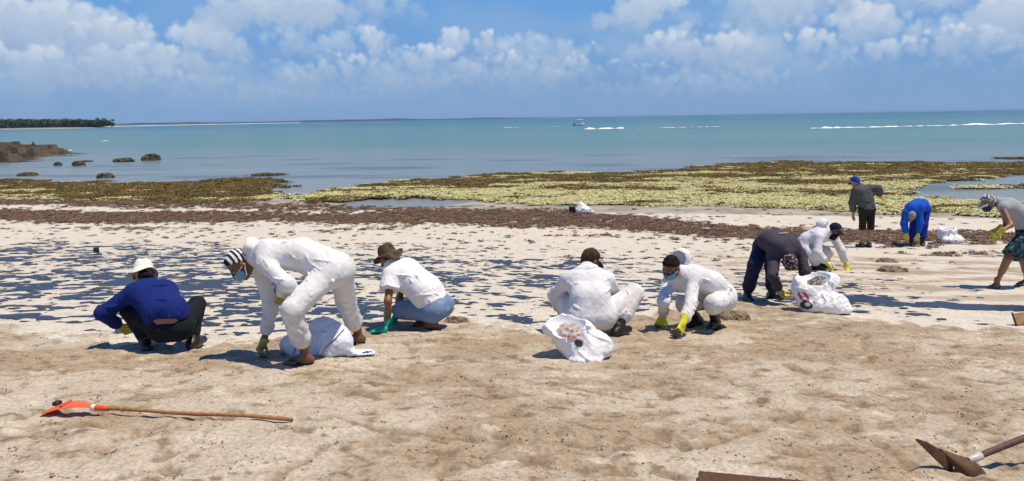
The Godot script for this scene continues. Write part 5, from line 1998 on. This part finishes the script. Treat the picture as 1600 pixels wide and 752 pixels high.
func leaf_clump(n: int, size: float, leaf: float, seed_at: int) -> ArrayMesh:
	var g := RandomNumberGenerator.new()
	g.seed = seed_at
	var S := Shape.new()
	for i in n:
		var p := Vector3(g.randfn(), g.randfn() * 0.7, g.randfn()).normalized() * pow(g.randf(), 0.4) * size
		p.y *= 0.75
		var a := Vector3(g.randfn(), g.randfn() * 0.5, g.randfn()).normalized() * leaf
		var b := a.cross(Vector3(g.randfn(), g.randfn() + 1.0, g.randfn())).normalized() * leaf * 0.55
		var shade := g.randf_range(0.75, 1.2)
		S.face(p - a, p + b, p + a, p - b, Color(shade, shade, shade))
	return S.mesh()


func headland() -> void:
	var pts := []
	for i in 30:
		pts.append(Vector2(-467.0, -930.0).lerp(Vector2(-1150.0, -900.0), i / 29.0) + Vector2(0, 14.0 * sin(i * 0.6)))
	ridge("headland", "low wooded headland with a pale beach at its foot", pts, func(q: Vector2): return 3.2 * smoothstep(-460.0, -500.0, q.x) + 0.8, 260.0, func(p: Vector3, _n): return Color(0.55, 0.50, 0.41) if p.y < 1.1 and p.z > -1000.0 else Color(0.05, 0.07, 0.03), M.plant)
	# the wood behind the beach
	var crown := leaf_clump(150, 1.0, 0.26, 5)
	var at: Array[Transform3D] = []
	var tint := PackedColorArray()
	for i in 3600:
		var t := pow(rng.randf(), 0.9)
		var row := rng.randf()
		var p := Vector2(-478.0, -960.0).lerp(Vector2(-1150.0, -925.0), t) + Vector2(0, -170.0 * row * smoothstep(0.0, 0.12, t))
		var s := rng.randf_range(2.2, 4.2) * lerpf(0.75, 1.0, smoothstep(0.0, 0.1, t))
		var y := rng.randf_range(2.5, 7.5) + 4.0 * row * smoothstep(0.03, 0.25, t)
		at.append(Transform3D(Basis(Vector3.UP, rng.randf() * TAU).scaled(Vector3(s * 1.3, s, s * 1.3)), Vector3(p.x, y, p.y)))
		tint.append(Color(0.085, 0.125, 0.05).lerp(Color(0.03, 0.06, 0.03), rng.randf()))
	tag(scatter("forest", crown, M.plant, at, tint), "dense dark green wood along the headland behind its beach", "forest", "", "stuff")
	for i in 9:
		palm(Vector3(-470.0 - i * 6.5 - rng.randf() * 3.0, 1.2, -962.0 - rng.randf() * 8.0), 6.0 + rng.randf() * 5.0 + i * 0.2, i)


func palm(at: Vector3, tall: float, i: int) -> void:
	var where: String = ["outermost palm at the very tip of the wooded headland", "second palm from the tip of the wooded headland", "third palm from the tip of the headland", "fourth palm from the tip of the headland", "fifth palm from the tip of the headland",
		"sixth palm from the tip of the headland", "seventh palm from the tip of the headland", "eighth palm from the tip of the headland", "ninth palm from the tip, before the closed wood"][i]
	var r := thing("palm_tree", where, "palm tree", at, rng.randf() * TAU, "palms at the tip of the headland")
	var S := Shape.new()
	var lean := rng.randf_range(-1.2, 1.2)
	S.tube([Vector3.ZERO, Vector3(lean * 0.3, tall * 0.5, 0), Vector3(lean, tall, 0)], [0.5, 0.38, 0.30], 7, Color(0.10, 0.08, 0.06))
	put("trunk", S.mesh(), M.plant, r)
	S = Shape.new()
	for k in 15:
		var g := TAU * k / 15.0 + rng.randf() * 0.3
		var d := Vector3(cos(g), 0, sin(g))
		var s := Vector3(-sin(g), 0, cos(g))
		var lift: float = rng.randf_range(-0.3, 1.3)
		var long := rng.randf_range(2.2, 3.2)
		var prev := Vector3(lean, tall, 0)
		for j in 5:
			var t := (j + 1) / 5.0
			var p := Vector3(lean, tall, 0) + d * long * t + Vector3(0, lift * t * 1.6 - 2.3 * t * t, 0)
			var w := 0.55 * sin(t * PI * 0.85 + 0.25)
			S.face(prev, prev + s * w - Vector3(0, 0.35, 0), p + s * w * 0.8 - Vector3(0, 0.35, 0), p, Color(0.035, 0.062, 0.022))
			S.face(prev, p, p - s * w * 0.8 - Vector3(0, 0.35, 0), prev - s * w - Vector3(0, 0.35, 0), Color(0.04, 0.07, 0.024))
			prev = p
	put("crown", S.mesh(), M.plant, r)


func rocks() -> void:
	# the ledge on the left: a heap of broken, flat-lying reef rock
	var S := Shape.new()
	var rows := []
	var n := noise(61, 0.11, 5, FastNoiseLite.FRACTAL_RIDGED)
	var n2 := noise(62, 0.5, 4)
	for j in 170:
		var row := []
		for i in 200:
			var x := lerpf(-80.0, -34.0, i / 199.0)
			var z := lerpf(-112.0, -56.0, j / 169.0)
			var u := (x + 80.0) / 40.0
			var tongue := 1.0 - smoothstep(0.5, 1.05, u + 0.16 * n2.get_noise_2d(x * 0.25, z * 0.25) + 0.25 * absf((z + 82.0) / 24.0 - 0.25))
			var span := smoothstep(-110.0, -98.0, z) * (1.0 - smoothstep(-70.0, -57.0, z - 5.0 * n2.get_noise_2d(x * 0.2, 3.0)))
			var y := -0.55 + (0.55 + 1.9 * smoothstep(-62.0, -84.0, z)) * tongue * span
			y += (1.3 * n.get_noise_2d(x * 2.6, z * 1.5) + 0.7 * n2.get_noise_2d(x * 1.1, z * 0.7)) * tongue * span * 0.8
			y = lerpf(y, floorf(y / 0.5 + 0.3 * n2.get_noise_2d(x * 0.4, z * 0.4)) * 0.5, 0.85)
			row.append(Vector3(x, y, z))
		rows.append(row)
	S.grid(rows, false, func(p: Vector3, _n): return Color(0.115, 0.085, 0.058).lerp(Color(0.03, 0.024, 0.018), smoothstep(-0.1, 0.3, n2.get_noise_2d(p.x * 0.8, p.z * 1.2) + 0.4 * n.get_noise_2d(p.x * 3.0, p.z * 2.0))).lerp(Color(0.13, 0.11, 0.05), 0.6 * smoothstep(0.0, 0.4, n2.get_noise_2d(p.x * 0.3 + 9.0, p.z * 0.5))))
	S.upward()
	tag(put("rock_ledge", S.mesh(), M.rock), "broad brown reef ledge reaching into the sea on the left", "rock")
	var g := "low rocks standing in the shallows"
	var tint := func(p: Vector3, _n): return Color(0.12, 0.10, 0.055).lerp(Color(0.04, 0.032, 0.022), smoothstep(-0.1, 0.4, n2.get_noise_3d(p.x * 3.0, p.y * 5.0, p.z * 3.0)))
	var list := [[Vector3(-32.9, 0, -73.9), Vector3(1.15, 0.55, 1.4), "tallest rounded rock in the shallows, farthest out"], [Vector3(-34.5, 0, -72.0), Vector3(1.5, 0.32, 1.2), "long flat rock in the shallows left of the tallest one"],
		[Vector3(-35.6, 0, -66.5), Vector3(0.75, 0.34, 0.7), "dark rock nearer the ledge in the shallows"], [Vector3(-37.6, 0, -67.0), Vector3(0.45, 0.26, 0.45), "smallest rock in the shallows, next to the ledge"],
		[Vector3(-32.4, 0, -54.0), Vector3(1.0, 0.2, 1.1), "low weedy rock close to the left weed bank"], [Vector3(-25.3, 0, -50.2), Vector3(0.75, 0.28, 0.8), "little dark rock at the edge of the left weed bank"], [Vector3(-38.5, 0, -73.0), Vector3(1.0, 0.12, 1.0), "nearly drowned rock between the ledge and the flat rock"]]
	for i in list.size():
		lump(list[i][0], list[i][1], "sea_rock", list[i][2], "rock", tint, M.rock, i + 5.0, 0.55, 0.0, g)


func tuft(seed_at: int, blades: int, wide: float, tall: float) -> ArrayMesh:
	# a tangle of curled strips
	var g := RandomNumberGenerator.new()
	g.seed = seed_at
	var S := Shape.new()
	for i in blades:
		var p := Vector3(g.randfn() * 0.35, 0.0, g.randfn() * 0.35) * wide
		var a := g.randf() * TAU
		var d := Vector3(cos(a), 0, sin(a))
		var s := Vector3(-d.z, g.randf_range(-0.5, 0.5), d.x) * wide * g.randf_range(0.06, 0.13)
		var l := wide * g.randf_range(0.35, 0.7)
		var h := tall * g.randf_range(0.4, 1.2)
		var k := g.randf_range(0.6, 1.25)
		var c := Color(k, k, k)
		var q := p + d * l * 0.5 + Vector3(0, h, 0)
		var e := p + d * l + Vector3(0, h * g.randf_range(0.0, 0.8), 0)
		S.face(p - s, q - s, q + s, p + s, c)
		S.face(q - s, e - s * 0.5, e + s * 0.5, q + s, c)
	return S.mesh()


func weed() -> void:
	# the weed-covered flat: pale green tufts with brown ones among them
	for kind in 3:
		var at: Array[Transform3D] = []
		var tint := PackedColorArray()
		var want: int = [32000, 17000, 15000][kind]
		var tries := 0
		while at.size() < want and tries < want * 12:
			tries += 1
			var x := rng.randf_range(-34.0, 36.0)
			var z := -rng.randf_range(23.5, 55.0)
			if x < -9.5 and kind != 2 and rng.randf() < 0.35:
				continue
			if not in_weed(x, z):
				continue
			var b := nA.get_noise_2d(x * 0.22, z * 0.5) + 0.5 * nB.get_noise_2d(x * 0.25, z * 0.6)
			if nA.get_noise_2d(x * 0.5 + 70.0, z * 0.9) + 0.5 * nB.get_noise_2d(x * 0.4, z * 0.8 + 9.0) > rng.randf_range(0.22, 0.5):
				continue
			var far := 0.6 * smoothstep(16.0, 26.0, x) + smoothstep(35.0, 42.0, -z + 2.0 * nB.get_noise_2d(x * 0.2, z * 0.2)) + 1.2 * (1.0 - smoothstep(-12.0, -8.0, x)) * smoothstep(-25.0, -21.0, x)
			if kind == 0 and b * 1.5 + far * 0.8 > rng.randf_range(0.02, 0.62):
				continue
			if kind == 1 and b * 1.5 + far * 0.8 < rng.randf_range(-0.05, 0.5):
				continue
			if kind == 2 and rng.randf() > 0.25 + 0.75 * smoothstep(-0.1, 0.3, b + far * 0.5):
				continue
			var s := rng.randf_range(0.16, 0.34)
			at.append(Transform3D(Basis(Vector3.UP, rng.randf() * TAU).scaled(Vector3(s, s * rng.randf_range(0.15, 0.42), s)), Vector3(x, 0.015 + 0.03 * rng.randf() + maxf(0.0, b) * 0.06, z)))
			if kind == 0:
				tint.append(Color(0.72, 0.69, 0.39).lerp(Color(0.48, 0.455, 0.20), rng.randf()))
			elif kind == 1:
				tint.append(Color(0.25, 0.165, 0.055).lerp(Color(0.10, 0.065, 0.028), rng.randf()))
			else:
				tint.append(Color(0.075, 0.06, 0.02).lerp(Color(0.17, 0.14, 0.05), rng.randf()))
		tag(scatter(["pale_seaweed", "brown_seaweed", "dark_seaweed"][kind], tuft(70 + kind, 16, 1.0, 0.55), M.plant, at, tint),
			["pale yellow-green seaweed covering the flat below the tide line", "golden brown seaweed along the seaward side of the weed flat", "dark olive weed scattered through the pale weed flat"][kind], "seaweed", "", "stuff")


func wrack() -> void:
	# brown seaweed thrown up along the tide line
	var at: Array[Transform3D] = []
	var tint := PackedColorArray()
	var tries := 0
	while at.size() < 19000 and tries < 400000:
		tries += 1
		var x := rng.randf_range(-26.0, 18.0)
		var s0 := rng.randf_range(15.5, 28.5)
		var z := -(s0 - 0.287 * x) / 0.958
		if z > -11.0:
			continue
		var w := wrack_amount(x, z)
		if rng.randf() > w * w * 0.8 + 0.010:
			continue
		var s := rng.randf_range(0.05, 0.17)
		at.append(Transform3D(Basis(Vector3.UP, rng.randf() * TAU).scaled(Vector3(s, s * rng.randf_range(0.12, 0.32), s)), on_ground(x, z, 0.002 + 0.03 * w * rng.randf())))
		tint.append(Color(0.225, 0.135, 0.090).lerp(Color(0.10, 0.062, 0.045), rng.randf()).lerp(Color(0.30, 0.23, 0.17), 0.5 * pow(rng.randf(), 3.0)))
	tag(scatter("brown_wrack", tuft(91, 14, 1.0, 0.8), M.plant, at, tint), "reddish brown seaweed thrown up in a band along the tide line", "seaweed", "", "stuff")


func breakers() -> void:
	var n := noise(71, 0.25, 4)
	var list := [[Vector2(20.0, -222.0), Vector2(31.5, -220.0), 1.0, "short bright breaker in the middle, below the boat"], [Vector2(34.0, -222.0), Vector2(62.0, -232.0), 0.26, "faint line of foam trailing right of the middle breaker"],
		[Vector2(64.0, -178.0), Vector2(121.0, -190.0), 0.62, "longest white breaker on the right"], [Vector2(105.0, -192.0), Vector2(175.0, -200.0), 0.7, "upper white breaker at the far right"], [Vector2(-86.0, -168.0), Vector2(-83.5, -168.0), 0.3, "small fleck of foam off the reef ledge"],
		[Vector2(-61.5, -107.0), Vector2(-58.5, -108.0), 0.5, "white splash at the tip of the reef ledge"], [Vector2(-4.0, -290.0), Vector2(22.0, -306.0), 0.25, "thin wake behind the motor boat"]]
	for w in list:
		var rows := []
		for i in 61:
			var t := i / 60.0
			var p: Vector2 = w[0].lerp(w[1], t)
			var big: float = w[2] * (0.42 + 0.75 * n.get_noise_2d(p.x * 1.7, p.y) + 0.4 * n.get_noise_2d(p.x * 0.3, p.y * 0.3)) * smoothstep(0.0, 0.08, t) * (1.0 - smoothstep(0.9, 1.0, t))
			big = maxf(big, 0.0)
			var jag := 1.2 * n.get_noise_2d(p.x * 2.0 + 40.0, p.y)
			var row := []
			for k in 6:
				var s := k / 5.0
				row.append(Vector3(p.x, -0.05 + big * 0.62 * sin(s * PI) * (0.8 + 0.4 * n.get_noise_2d(p.x * 6.0, s * 9.0)), p.y + jag + (s - 0.5) * (0.8 + 3.2 * big)))
			rows.append(row)
		var S := Shape.new()
		S.grid(rows, false, plain(Color(0.80, 0.82, 0.83)))
		S.upward()
		tag(put("breaking_wave", S.mesh(), M.foam), w[3], "breaking wave", "white breakers and foam on the sea")
